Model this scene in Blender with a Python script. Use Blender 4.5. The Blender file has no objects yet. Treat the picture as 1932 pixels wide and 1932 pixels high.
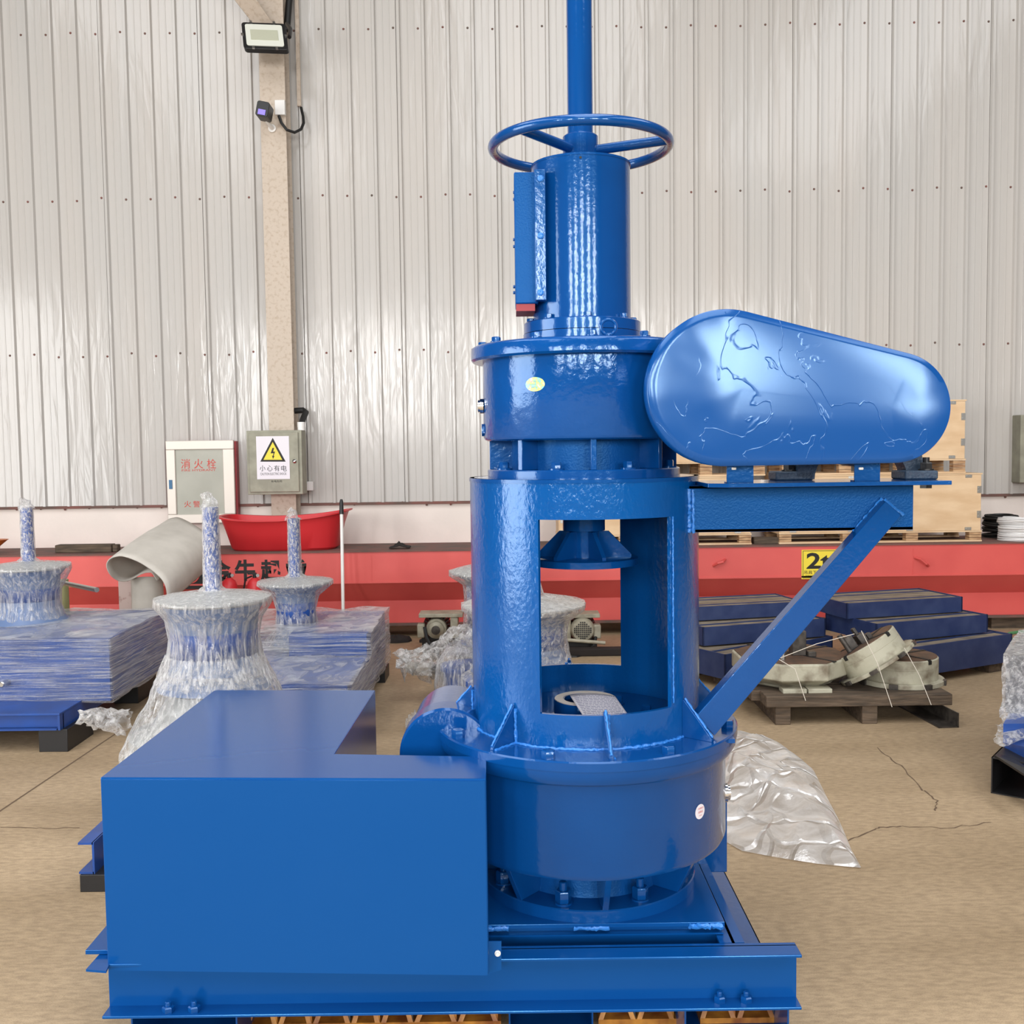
import bpy, math, random
from math import sin, cos, pi, radians, sqrt, atan2
from mathutils import Vector, Matrix, noise
random.seed(4)
SC = bpy.context.scene
COL = SC.collection

# ------------------------------------------------------------ camera
FPX = 1950.0; CXP = 966.0
TH = radians(3.61); RO = 0.0133
CAMZ = 1.65
CP = Vector((0, 0, CAMZ))
_s, _c = sin(RO), cos(RO)
FW = Vector((0, cos(TH), -sin(TH))); U0 = Vector((0, sin(TH), cos(TH))); R0 = Vector((1, 0, 0))
RT = R0*_c - U0*_s
UP = R0*_s + U0*_c
cam_d = bpy.data.cameras.new('camera'); cam = bpy.data.objects.new('camera', cam_d); COL.objects.link(cam)
cam_d.sensor_fit = 'HORIZONTAL'; cam_d.sensor_width = 36.0; cam_d.lens = 36.0*FPX/1932.0
cam_d.clip_start = 0.05; cam_d.clip_end = 200
rot = Matrix((RT, UP, -FW)).transposed()
cam.matrix_world = Matrix.Translation(CP) @ rot.to_4x4()
SC.camera = cam

def ray(px, py):
    return FW*FPX + RT*(px-CXP) - UP*(py-CXP)
def P(px, py, Y):
    d = ray(px, py); return CP + d*(Y/d.y)
def PZ(px, py, z):
    d = ray(px, py); return CP + d*((z-CAMZ)/d.z)
def m(px, Y): return px*Y/FPX

# ------------------------------------------------------------ world, lights, exposure
SC.view_settings.view_transform = 'Standard'; SC.view_settings.look = 'None'
SC.view_settings.gamma = 1.0; SC.view_settings.use_curve_mapping = False
SC.view_settings.exposure = 0.27
W = bpy.data.worlds.new('world'); SC.world = W; W.use_nodes = True
W.node_tree.nodes['Background'].inputs[0].default_value = (0.80, 0.88, 1.0, 1)
W.node_tree.nodes['Background'].inputs[1].default_value = 1.0

def area(name, loc, target, sx, sy, power, col=(1, .97, .93)):
    l = bpy.data.lights.new(name, 'AREA'); l.shape = 'RECTANGLE'; l.size = sx; l.size_y = sy
    l.energy = power; l.color = col
    o = bpy.data.objects.new(name, l); COL.objects.link(o); o.location = loc
    o.rotation_euler = (Vector(target)-Vector(loc)).to_track_quat('-Z', 'Y').to_euler()
    return o
HX0, HX1, HY0, HY1, HZ = -9.0, 10.0, -9.0, 9.75, 8.5
WIN_X = [-6.4, -3.3, -0.2, 2.9, 6.0]
for x in WIN_X:
    for dx in (-.31, .31):
        area('window_daylight', (x+dx, HY0+.12, 3.6), (x+dx, 5, 3.6), .34, 3.0, 125, (1, .985, .97))
area('door_daylight', (HX0+.12, 0.2, 2.3), (5, 0.2, 2.3), 5.0, 4.4, 480, (1, .985, .96))
for x in (-5.2, .7, 6.6):
    area('skylight_daylight', (x, -1.2, HZ-.1), (x, -1.2, 0), 3.2, 12.0, 350, (1, .99, .98))

# ------------------------------------------------------------ materials
def S(r, g, b):
    f = lambda v: ((v/255+0.055)/1.055)**2.4 if v/255 > .04045 else v/255/12.92
    return (f(r), f(g), f(b), 1)
def newmat(name):
    mt = bpy.data.materials.new(name); mt.use_nodes = True
    nt = mt.node_tree; b = nt.nodes['Principled BSDF']
    return mt, nt, b
def N(nt, typ, **kw):
    n = nt.nodes.new(typ)
    for k, v in kw.items():
        if k in n.inputs.keys(): n.inputs[k].default_value = v
        else: setattr(n, k, v)
    return n
def mat(name, col, rough=.5, metal=0, col2=None, cs=6, cd=4, lo=.35, hi=.65, bump=0, bs=40, bdist=.01, stretch=(1, 1, 1), coat=0, spec=None, bdet=3):
    mt, nt, b = newmat(name)
    b.inputs['Base Color'].default_value = col; b.inputs['Roughness'].default_value = rough
    b.inputs['Metallic'].default_value = metal
    if coat: b.inputs['Coat Weight'].default_value = coat; b.inputs['Coat Roughness'].default_value = .08
    if spec is not None: b.inputs['Specular IOR Level'].default_value = spec; b.inputs['Specular Tint'].default_value = (.22, .58, 1, 1)
    tc = N(nt, 'ShaderNodeNewGeometry'); mp = N(nt, 'ShaderNodeMapping'); mp.inputs['Scale'].default_value = stretch
    nt.links.new(tc.outputs['Position'], mp.inputs['Vector'])
    if col2:
        n = N(nt, 'ShaderNodeTexNoise', Scale=cs, Detail=cd); nt.links.new(mp.outputs[0], n.inputs['Vector'])
        r = N(nt, 'ShaderNodeMapRange'); r.inputs[1].default_value = lo; r.inputs[2].default_value = hi
        nt.links.new(n.outputs['Fac'], r.inputs[0])
        mx = N(nt, 'ShaderNodeMix', data_type='RGBA'); mx.inputs[6].default_value = col; mx.inputs[7].default_value = col2
        nt.links.new(r.outputs[0], mx.inputs[0]); nt.links.new(mx.outputs[2], b.inputs['Base Color'])
    if bump:
        n = N(nt, 'ShaderNodeTexNoise', Scale=bs, Detail=bdet); nt.links.new(mp.outputs[0], n.inputs['Vector'])
        bp = N(nt, 'ShaderNodeBump', Strength=bump, Distance=bdist); nt.links.new(n.outputs['Fac'], bp.inputs['Height'])
        nt.links.new(bp.outputs[0], b.inputs['Normal'])
        if coat: nt.links.new(bp.outputs[0], b.inputs['Coat Normal'])
    return mt
BLUE = (0.002, 0.060, 0.245, 1)
M_BLUE = mat('blue_gloss_paint', BLUE, .18, bump=.3, bs=70, bdist=.0015, col2=(0.002, .054, .225, 1), cs=5, spec=.45, coat=.5)
M_BRUSH = mat('blue_brushed_gloss_paint', (0.002, .065, .27, 1), .14, bump=.5, bs=34, bdist=.0032, col2=(.002, .058, .245, 1), cs=7, bdet=6, spec=.5, coat=.5)
M_BARREL = mat('blue_barrel_paint', (0.002, .080, .30, 1), .17, bump=.75, bs=75, bdist=.002, col2=(.002, .068, .265, 1), cs=4, bdet=5, stretch=(1, 1, .6), spec=.5, coat=.5)
M_SHEET = mat('blue_sheet_paint', (0.002, .060, .245, 1), .17, bump=.08, bs=2.5, bdist=.006, col2=(.003, .062, .248, 1), cs=2.5, spec=.8)
def mat_belt():
    mt, nt, b = newmat('blue_guard_paint_with_runs'); L = nt.links.new; g = N(nt, 'ShaderNodeNewGeometry')
    b.inputs['Base Color'].default_value = (.003, .062, .255, 1); b.inputs['Roughness'].default_value = .175; b.inputs['Specular IOR Level'].default_value = .8; b.inputs['Specular Tint'].default_value = (.5, .75, 1, 1)
    mp = N(nt, 'ShaderNodeMapping'); mp.inputs['Scale'].default_value = (1, 1, .8); L(g.outputs['Position'], mp.inputs[0])
    n = N(nt, 'ShaderNodeTexNoise', Scale=6.5, Detail=3); n.inputs['Distortion'].default_value = 1.2; L(mp.outputs[0], n.inputs['Vector'])
    r_ = N(nt, 'ShaderNodeValToRGB'); e = r_.color_ramp.elements; e[0].position = .49; e[0].color = (0, 0, 0, 1); e[1].position = .5; e[1].color = (1, 1, 1, 1)
    k = r_.color_ramp.elements.new(.51); k.color = (0, 0, 0, 1); L(n.outputs['Fac'], r_.inputs[0])
    n2 = N(nt, 'ShaderNodeTexNoise', Scale=3.2, Detail=1); L(g.outputs['Position'], n2.inputs['Vector'])
    r2 = N(nt, 'ShaderNodeMapRange'); r2.inputs[1].default_value = .46; r2.inputs[2].default_value = .58; L(n2.outputs['Fac'], r2.inputs[0])
    mu = N(nt, 'ShaderNodeMath', operation='MULTIPLY'); L(r_.outputs[0], mu.inputs[0]); L(r2.outputs[0], mu.inputs[1])
    bp = N(nt, 'ShaderNodeBump', Strength=.45, Distance=.0006); L(mu.outputs[0], bp.inputs['Height'])
    n3 = N(nt, 'ShaderNodeTexNoise', Scale=120, Detail=2); L(g.outputs['Position'], n3.inputs['Vector'])
    b2 = N(nt, 'ShaderNodeBump', Strength=.05, Distance=.0006); L(n3.outputs['Fac'], b2.inputs['Height']); L(bp.outputs[0], b2.inputs['Normal'])
    L(b2.outputs[0], b.inputs['Normal']); return mt
M_BELT = mat_belt()
M_ROUGHB = mat('blue_cast_paint', (0.003, .062, .25, 1), .32, bump=.5, bs=180, bdist=.002, spec=.4)
M_DKBLUE = mat('dark_blue_casting', (0.015, .035, .07, 1), .5, bump=.6, bs=160, bdist=.003, col2=(.03, .06, .10, 1), cs=120)
M_NAVY = mat('dusty_navy_paint', S(30, 46, 88), .5, col2=S(46, 60, 98), cs=9)
M_BBLUE = mat('far_blue_paint', S(28, 74, 150), .35, col2=S(36, 66, 128), cs=6)
M_BLACK = mat('black_steel', (.012, .012, .013, 1), .42, bump=.2, bs=80, bdist=.002)
M_RUBBER = mat('black_rubber', (.01, .01, .01, 1), .55)
M_STEEL = mat('zinc_steel', (.62, .62, .60, 1), .28, metal=1)
M_CHROME = mat('bright_steel', (.8, .8, .8, 1), .15, metal=1)
M_ZINCP = mat('pale_zinc_bolt', (.75, .76, .74, 1), .35)
M_REDUNDER = mat('red_oxide_paint', S(150, 36, 44), .5)
M_RED = mat('salmon_red_paint', S(218, 92, 86), .4, col2=S(210, 84, 80), cs=2.5, bump=.12, bs=9, bdist=.004)
M_REDTUB = mat('red_plastic', S(206, 44, 50), .42)
M_DUST = mat('dusty_steel_top', S(96, 82, 74), .8, col2=S(128, 84, 76), cs=5)
M_BRICK = mat('white_plaster', S(240, 229, 220), .8, col2=S(232, 222, 213), cs=3, bump=.1, bs=30)
M_BEIGE = mat('beige_column_paint', S(198, 184, 168), .65, col2=S(176, 158, 138), cs=30, lo=.5, hi=.75, bump=.35, bs=130, bdist=.003)
M_PLY = mat('plywood', S(226, 196, 158), .6, col2=S(212, 178, 138), cs=4, stretch=(1, 1, 3), bump=.06, bs=60)
M_PLYD = mat('pallet_block_wood', S(206, 170, 128), .7, col2=S(150, 112, 80), cs=9, stretch=(1, 1, 8))
M_DWOOD = mat('weathered_wood', S(98, 82, 66), .8, col2=S(62, 52, 42), cs=14, stretch=(.4, 3, 3), bump=.5, bs=30)
M_CREAM = mat('cream_cast_paint', S(176, 172, 152), .5, col2=S(108, 96, 78), cs=9, cd=6, lo=.47, hi=.72, bump=.25, bs=30)
M_GRCREAM = mat('grey_cream_motor_paint', S(176, 170, 150), .5, col2=S(140, 134, 116), cs=14)
M_RUSTTOP = mat('rusty_machined_face', S(104, 76, 58), .6, col2=S(74, 60, 50), cs=14, metal=.2)
M_IRON = mat('greasy_iron', S(58, 54, 50), .45, metal=.4, col2=S(84, 78, 72), cs=30)
M_ALU = mat('aluminium_frame', S(222, 214, 204), .4, metal=.25)
M_FROST = mat('frosted_glass_door', S(168, 168, 156), .3, col2=S(180, 180, 168), cs=3)
M_BOXGR = mat('olive_grey_box', S(158, 156, 138), .55, col2=S(140, 138, 122), cs=9)
M_WHITE = mat('white_plastic', S(236, 234, 230), .5)
M_PAPER = mat('white_paper', S(228, 224, 230), .7)
M_YEL = mat('yellow_print', S(238, 214, 62), .5)
M_INK = mat('black_print', (.01, .01, .01, 1), .6)
M_REDINK = mat('red_print', S(206, 70, 60), .6)
M_GREYINK = mat('grey_print', S(150, 150, 170), .7)
M_WELD = mat('blue_weld_bead', (0.03, .20, .62, 1), .14, bump=.8, bs=140, bdist=.004)
M_FELT = mat('off_white_felt', S(206, 200, 190), .85, col2=S(190, 184, 174), cs=5)
M_ORANGE = mat('orange_plastic', S(208, 110, 40), .5)
M_OLIVE = mat('olive_paint', S(150, 146, 100), .5)
M_MUST = mat('mustard_rusty_paint', S(196, 136, 56), .4, col2=S(128, 74, 34), cs=16)
M_GREEN = mat('green_rope', S(80, 140, 90), .7)
M_ROPEW = mat('white_cable', S(226, 224, 222), .5)
M_LEDP = mat('led_lens', S(196, 198, 176), .3, bump=.4, bs=400)
M_LAMPW = mat('lamp_reflector', S(226, 228, 216), .35)
M_VIOLET = mat('camera_lens_violet', S(140, 120, 230), .2)
M_STRAP = mat('twine', S(214, 206, 192), .7)
M_DARKRAG = mat('dark_fibre', S(40, 34, 32), .9)
M_PINK = mat('stained_board', S(198, 176, 168), .8, col2=S(150, 110, 100), cs=18, lo=.55, hi=.7)
M_LBLUE = mat('light_blue_latch', S(60, 110, 150), .5)
M_HIDE = mat('hall_wall_paint', S(84, 84, 84), .85)
M_CEIL = mat('hall_ceiling_sheet', S(128, 128, 128), .8)

def mat_holo():
    mt, nt, b = newmat('holographic_foil'); g = N(nt, 'ShaderNodeNewGeometry')
    n = N(nt, 'ShaderNodeTexNoise', Scale=95, Detail=2); nt.links.new(g.outputs['Position'], n.inputs['Vector'])
    cr = N(nt, 'ShaderNodeValToRGB'); e = cr.color_ramp.elements
    e[0].position = .3; e[0].color = S(240, 190, 220); e[1].position = .7; e[1].color = S(150, 200, 250)
    for p, c in ((.42, S(244, 226, 120)), (.5, S(180, 230, 120)), (.58, S(130, 220, 190))):
        k = cr.color_ramp.elements.new(p); k.color = c
    nt.links.new(n.outputs['Fac'], cr.inputs[0]); nt.links.new(cr.outputs[0], b.inputs['Base Color'])
    b.inputs['Roughness'].default_value = .3; return mt
M_HOLO = mat_holo()

def mat_film(name, stretch, dens=(.25, .75), sc=9.0, tint=(.93, .92, .90, 1), rough=.12, bumpd=.02, crease=0):
    mt, nt, b = newmat(name); nt.nodes.remove(b)
    out = nt.nodes['Material Output']; g = N(nt, 'ShaderNodeNewGeometry')
    mp = N(nt, 'ShaderNodeMapping'); mp.inputs['Scale'].default_value = stretch
    nt.links.new(g.outputs['Position'], mp.inputs[0])
    n = N(nt, 'ShaderNodeTexNoise', Scale=sc, Detail=6); n.inputs['Roughness'].default_value = .65
    n.inputs['Distortion'].default_value = .6
    nt.links.new(mp.outputs[0], n.inputs['Vector'])
    r = N(nt, 'ShaderNodeMapRange'); r.inputs[1].default_value = .40; r.inputs[2].default_value = .64
    r.inputs[3].default_value = dens[0]; r.inputs[4].default_value = dens[1]
    nt.links.new(n.outputs['Fac'], r.inputs[0])
    bp = N(nt, 'ShaderNodeBump', Strength=1.0, Distance=bumpd); nt.links.new(n.outputs['Fac'], bp.inputs['Height'])
    if crease:
        vo = N(nt, 'ShaderNodeTexVoronoi', feature='DISTANCE_TO_EDGE', Scale=crease); nz = N(nt, 'ShaderNodeTexNoise', Scale=2.0, Detail=2)
        vm = N(nt, 'ShaderNodeVectorMath', operation='MULTIPLY_ADD'); nt.links.new(g.outputs['Position'], nz.inputs['Vector'])
        nt.links.new(nz.outputs['Color'], vm.inputs[0]); vm.inputs[1].default_value = (.5, .5, .5); nt.links.new(g.outputs['Position'], vm.inputs[2])
        nt.links.new(vm.outputs[0], vo.inputs['Vector'])
        vr = N(nt, 'ShaderNodeMapRange'); vr.inputs[2].default_value = .09; nt.links.new(vo.outputs['Distance'], vr.inputs[0])
        b2 = N(nt, 'ShaderNodeBump', Strength=.8, Distance=.02); nt.links.new(vr.outputs[0], b2.inputs['Height']); nt.links.new(bp.outputs[0], b2.inputs['Normal']); bp = b2
    tr = N(nt, 'ShaderNodeBsdfTransparent'); tr.inputs[0].default_value = (.97, .97, .97, 1)
    df = N(nt, 'ShaderNodeBsdfDiffuse'); df.inputs[0].default_value = tint
    tl = N(nt, 'ShaderNodeBsdfTranslucent'); tl.inputs[0].default_value = tint
    gl = N(nt, 'ShaderNodeBsdfGlossy'); gl.inputs['Roughness'].default_value = rough; gl.inputs[0].default_value = (1, 1, 1, 1)
    for k in (df, tl, gl): nt.links.new(bp.outputs[0], k.inputs['Normal'])
    m1 = N(nt, 'ShaderNodeMixShader'); m1.inputs[0].default_value = .35
    nt.links.new(df.outputs[0], m1.inputs[1]); nt.links.new(tl.outputs[0], m1.inputs[2])
    m2 = N(nt, 'ShaderNodeMixShader'); m2.inputs[0].default_value = .38
    nt.links.new(m1.outputs[0], m2.inputs[1]); nt.links.new(gl.outputs[0], m2.inputs[2])
    lw = N(nt, 'ShaderNodeLayerWeight', Blend=.3); ml = N(nt, 'ShaderNodeMath', operation='MULTIPLY_ADD'); ml.inputs[1].default_value = .4; ml.use_clamp = True
    nt.links.new(lw.outputs['Facing'], ml.inputs[0]); nt.links.new(r.outputs[0], ml.inputs[2])
    m3 = N(nt, 'ShaderNodeMixShader'); nt.links.new(ml.outputs[0], m3.inputs[0])
    nt.links.new(tr.outputs[0], m3.inputs[1]); nt.links.new(m2.outputs[0], m3.inputs[2])
    nt.links.new(m3.outputs[0], out.inputs['Surface']); return mt
M_FILMV = mat_film('stretch_film_upright_folds', (4.2, 4.2, .40), (.03, .60), 13)
M_FILMH = mat_film('stretch_film_level_bands', (.30, .30, 13), (.03, .58), 8)
M_FILMC = mat_film('crumpled_film', (1, 1, 1), (.06, .66), 30)
M_FILMS = mat_film('shaft_film', (2.5, 2.5, 1), (.03, .70), 44, bumpd=.006)
M_SHEETP = mat_film('plastic_sheet_film', (1, 1.6, 1), (.34, .80), 3.6, tint=(.95, .935, .92, 1), rough=.28, bumpd=.010, crease=5.5)

def mat_floor():
    mt, nt, b = newmat('worn_concrete'); g = N(nt, 'ShaderNodeNewGeometry'); L = nt.links.new
    mp = N(nt, 'ShaderNodeMapping'); mp.inputs['Scale'].default_value = (.6, 1.5, 1); L(g.outputs['Position'], mp.inputs[0])
    n1 = N(nt, 'ShaderNodeTexNoise', Scale=1.3, Detail=6); L(mp.outputs[0], n1.inputs['Vector'])
    n2 = N(nt, 'ShaderNodeTexNoise', Scale=38, Detail=5); L(mp.outputs[0], n2.inputs['Vector'])
    n3 = N(nt, 'ShaderNodeTexNoise', Scale=260, Detail=2); L(g.outputs['Position'], n3.inputs['Vector'])
    cr = N(nt, 'ShaderNodeValToRGB'); e = cr.color_ramp.elements
    e[0].position = .32; e[0].color = S(164, 141, 110); e[1].position = .68; e[1].color = S(188, 164, 132)
    L(n1.outputs['Fac'], cr.inputs[0])
    mx = N(nt, 'ShaderNodeMix', data_type='RGBA', blend_type='MULTIPLY'); mx.inputs[0].default_value = .45
    c2 = N(nt, 'ShaderNodeValToRGB'); c2.color_ramp.elements[0].position = .33; c2.color_ramp.elements[0].color = (.45, .43, .42, 1)
    c2.color_ramp.elements[1].position = .62; c2.color_ramp.elements[1].color = (1.0, 1.0, 1.0, 1)
    L(n2.outputs['Fac'], c2.inputs[0]); L(cr.outputs[0], mx.inputs[6]); L(c2.outputs[0], mx.inputs[7])
    m3 = N(nt, 'ShaderNodeMix', data_type='RGBA', blend_type='MULTIPLY'); m3.inputs[0].default_value = .4
    c3 = N(nt, 'ShaderNodeValToRGB'); c3.color_ramp.elements[0].position = .36; c3.color_ramp.elements[0].color = (.5, .48, .46, 1)
    c3.color_ramp.elements[1].position = .5; L(n3.outputs['Fac'], c3.inputs[0]); L(mx.outputs[2], m3.inputs[6]); L(c3.outputs[0], m3.inputs[7])
    L(m3.outputs[2], b.inputs['Base Color']); b.inputs['Roughness'].default_value = .62
    bp = N(nt, 'ShaderNodeBump', Strength=.35, Distance=.006); L(n2.outputs['Fac'], bp.inputs['Height']); L(bp.outputs[0], b.inputs['Normal'])
    return mt
M_FLOOR = mat_floor()
def mat_wall():
    mt, nt, b = newmat('cream_ribbed_steel'); g = N(nt, 'ShaderNodeNewGeometry'); L = nt.links.new
    mp = N(nt, 'ShaderNodeMapping'); mp.inputs['Scale'].default_value = (3.2, 1, .55); L(g.outputs['Position'], mp.inputs[0])
    n = N(nt, 'ShaderNodeTexNoise', Scale=2.3, Detail=3); n.inputs['Distortion'].default_value = .8; L(mp.outputs[0], n.inputs['Vector'])
    bp = N(nt, 'ShaderNodeBump', Strength=.4, Distance=.014); L(n.outputs['Fac'], bp.inputs['Height']); L(bp.outputs[0], b.inputs['Normal'])
    n2 = N(nt, 'ShaderNodeTexNoise', Scale=.7, Detail=2); L(mp.outputs[0], n2.inputs['Vector'])
    mx = N(nt, 'ShaderNodeMix', data_type='RGBA'); mx.inputs[6].default_value = S(199, 193, 186); mx.inputs[7].default_value = S(192, 191, 188)
    L(n2.outputs['Fac'], mx.inputs[0]); L(mx.outputs[2], b.inputs['Base Color'])
    b.inputs['Roughness'].default_value = .15; b.inputs['Specular IOR Level'].default_value = .42
    return mt
M_WALL = mat_wall()

# ------------------------------------------------------------ geometry helper
class G:
    def __init__(s): s.v = []; s.f = []
    def add(s, vs, fs):
        o = len(s.v); s.v += [Vector(a) for a in vs]; s.f += [tuple(o+i for i in f) for f in fs]; return s
    def box(s, c, d, M=None):
        x, y, z = (k/2 for k in d); c = Vector(c)
        vs = [Vector((a, b, e)) for a in (-x, x) for b in (-y, y) for e in (-z, z)]
        if M is not None: vs = [M @ q for q in vs]
        return s.add([c+q for q in vs], [(0, 1, 3, 2), (4, 6, 7, 5), (0, 4, 5, 1), (2, 3, 7, 6), (0, 2, 6, 4), (1, 5, 7, 3)])
    def bx(s, x0, x1, y0, y1, z0, z1): return s.box(((x0+x1)/2, (y0+y1)/2, (z0+z1)/2), (abs(x1-x0), abs(y1-y0), abs(z1-z0)))
    def prism(s, A, d):   # A list of 3d points, extruded by vector d
        n = len(A); d = Vector(d); A = [Vector(a) for a in A]
        return s.add(A+[a+d for a in A], [tuple(range(n)), tuple(range(2*n-1, n-1, -1))]+[(i, i+n, (i+1) % n+n, (i+1) % n) for i in range(n)])
    def loft(s, rings, cap=True, close=True):
        n = len(rings[0]); vs = [q for r in rings for q in r]; fs = []
        for k in range(len(rings)-1):
            for i in range(n if close else n-1):
                j = (i+1) % n; fs.append((k*n+i, k*n+j, (k+1)*n+j, (k+1)*n+i))
        if cap: fs += [tuple(range(n-1, -1, -1)), tuple((len(rings)-1)*n+i for i in range(n))]
        return s.add(vs, fs)
    def lathe(s, prof, c, seg=48, axis=(0, 0, 1), cap=True, a0=0.0):  # prof: (r,h) along axis
        ax = Vector(axis).normalized(); q = Vector((0, 0, 1)).rotation_difference(ax); c = Vector(c)
        rings = []
        for r, h in prof:
            rings.append([c+q @ Vector((r*cos(a0+2*pi*i/seg), r*sin(a0+2*pi*i/seg), h)) for i in range(seg)])
        return s.loft(rings, cap)
    def cyl(s, c, r, h, seg=32, axis=(0, 0, 1)): return s.lathe([(r, 0), (r, h)], c, seg, axis)
    def ringy(s, ro, ri, z0, z1, c, seg=48, axis=(0, 0, 1)):
        return s.lathe([(ri, z0), (ro, z0), (ro, z1), (ri, z1), (ri, z0)], c, seg, axis, cap=False)
    def tube(s, path, r, seg=10, cap=True, closed=False):
        path = [Vector(p) for p in path]; rings = []; n = len(path); up = None
        for i, p in enumerate(path):
            if closed: t = path[(i+1) % n]-path[i-1]
            else: t = path[min(i+1, n-1)]-path[max(i-1, 0)]
            t.normalize()
            if up is None: up = t.orthogonal().normalized()
            up = (up-t*up.dot(t)).normalized(); w = t.cross(up)
            rr = r[i] if isinstance(r, (list, tuple)) else r
            rings.append([p+up*rr*cos(2*pi*k/seg)+w*rr*sin(2*pi*k/seg) for k in range(seg)])
        if closed:
            rings.append(rings[0]); return s.loft(rings, False)
        return s.loft(rings, cap)
    def torus(s, c, R, r, axis=(0, 0, 1), seg=64, rs=12):
        q = Vector((0, 0, 1)).rotation_difference(Vector(axis)); c = Vector(c)
        vs = []; fs = []
        for i in range(seg):
            a = 2*pi*i/seg
            for k in range(rs):
                b = 2*pi*k/rs; vs.append(c+q @ Vector(((R+r*cos(b))*cos(a), (R+r*cos(b))*sin(a), r*sin(b))))
        for i in range(seg):
            for k in range(rs): fs.append((i*rs+k, ((i+1) % seg)*rs+k, ((i+1) % seg)*rs+(k+1) % rs, i*rs+(k+1) % rs))
        return s.add(vs, fs)
    def hexb(s, c, r, h, washer=0, axis=(0, 0, 1), a0=.2):
        if washer: s.lathe([(washer, 0), (washer, .004)], c, 20, axis); c = Vector(c)+Vector(axis).normalized()*.004
        return s.lathe([(r, 0), (r, h*.85), (r*.86, h)], c, 6, axis, a0=a0)
    def grid(s, fn, nu, nv):
        vs = [fn(i/nu, j/nv) for j in range(nv+1) for i in range(nu+1)]
        fs = [(j*(nu+1)+i, j*(nu+1)+i+1, (j+1)*(nu+1)+i+1, (j+1)*(nu+1)+i) for j in range(nv) for i in range(nu)]
        return s.add(vs, fs)
    def xf(s, M): s.v = [M @ q for q in s.v]; return s

WL = {}
def obj(name, g, mt, parent=None, smooth=True, bevel=0, ang=35, label=None, loc=None, segs=2, solid=0):
    vs = g.v; lo = Vector((min(v.x for v in vs), min(v.y for v in vs), min(v.z for v in vs)))
    hi = Vector((max(v.x for v in vs), max(v.y for v in vs), max(v.z for v in vs)))
    c = loc if loc is not None else (Vector(((lo.x+hi.x)/2, (lo.y+hi.y)/2, lo.z)) if parent is None else (lo+hi)/2)
    me = bpy.data.meshes.new(name); me.from_pydata([v-c for v in vs], [], g.f); me.materials.append(mt)
    import bmesh
    b = bmesh.new(); b.from_mesh(me); bmesh.ops.recalc_face_normals(b, faces=b.faces); b.to_mesh(me); b.free()
    if smooth:
        me.polygons.foreach_set('use_smooth', [True]*len(me.polygons)); me.set_sharp_from_angle(angle=radians(ang))
    o = bpy.data.objects.new(name, me); COL.objects.link(o)
    WL[o.name] = c.copy()
    if parent is not None: o.parent = parent; o.location = c-WL[parent.name]
    else: o.location = c
    if solid:
        md = o.modifiers.new('solid', 'SOLIDIFY'); md.thickness = solid
    if bevel:
        md = o.modifiers.new('bevel', 'BEVEL'); md.width = bevel; md.segments = segs; md.limit_method = 'ANGLE'; md.angle_limit = radians(30)
        md.harden_normals = False
    if label: o['label'] = label
    return o
def tag(o, label=None, cat=None, group=None, kind=None):
    if label: o['label'] = label
    if cat: o['category'] = cat
    if group: o['group'] = group
    if kind: o['kind'] = kind
    return o
def thing(name, loc, label, cat, group=None, kind=None):
    o = bpy.data.objects.new(name, None); COL.objects.link(o); o.location = loc; o.empty_display_size = .1
    WL[o.name] = Vector(loc); return tag(o, label, cat, group, kind)
def inst(src, parent, loc, rotz=None):   # linked-data copy of a part at world location
    o = src.copy(); COL.objects.link(o); WL[o.name] = Vector(loc); o.parent = parent
    o.location = Vector(loc)-WL[parent.name]
    if rotz is not None: o.rotation_euler = (0, 0, rotz)
    return o
def text(name, s, size, c, mt, parent, width=None, yaw=0, ext=.0008, height=None, M=None, bold=0):
    """flat lettering facing -Y, centred at c"""
    cu = bpy.data.curves.new('t', 'FONT'); cu.body = s; cu.size = size; cu.align_x = 'CENTER'; cu.align_y = 'CENTER'
    cu.resolution_u = 3; cu.offset = bold
    to = bpy.data.objects.new('t', cu); COL.objects.link(to)
    dg = bpy.context.evaluated_depsgraph_get(); me = bpy.data.meshes.new_from_object(to.evaluated_get(dg))
    bpy.data.objects.remove(to); vs = [v.co.copy() for v in me.vertices]
    if not vs: return None
    x0, x1 = min(v.x for v in vs), max(v.x for v in vs); y0, y1 = min(v.y for v in vs), max(v.y for v in vs)
    kx = (width/(x1-x0)) if width else 1; ky = (height/(y1-y0)) if height else (kx if width else 1)
    Rm = M if M is not None else (Matrix.Rotation(yaw, 4, 'Z') @ Matrix.Rotation(pi/2, 4, 'X'))
    g = G(); g.add([Vector(c)+(Rm @ Vector(((v.x-(x0+x1)/2)*kx, (v.y-(y0+y1)/2)*ky, ext))) for v in vs], [tuple(p.vertices) for p in me.polygons])
    return obj(name, g, mt, parent, smooth=False)
def fbm(p, o=3): return noise.fractal(Vector(p), 1.0, 2.0, o)

# ------------------------------------------------------------ hall shell
def struct(name, g, mt, **k): return tag(obj(name, g, mt, **k), kind='structure')
fl = struct('floor', G().bx(HX0, HX1, HY0, HY1+.4, -.1, 0), M_FLOOR, smooth=False)
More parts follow.
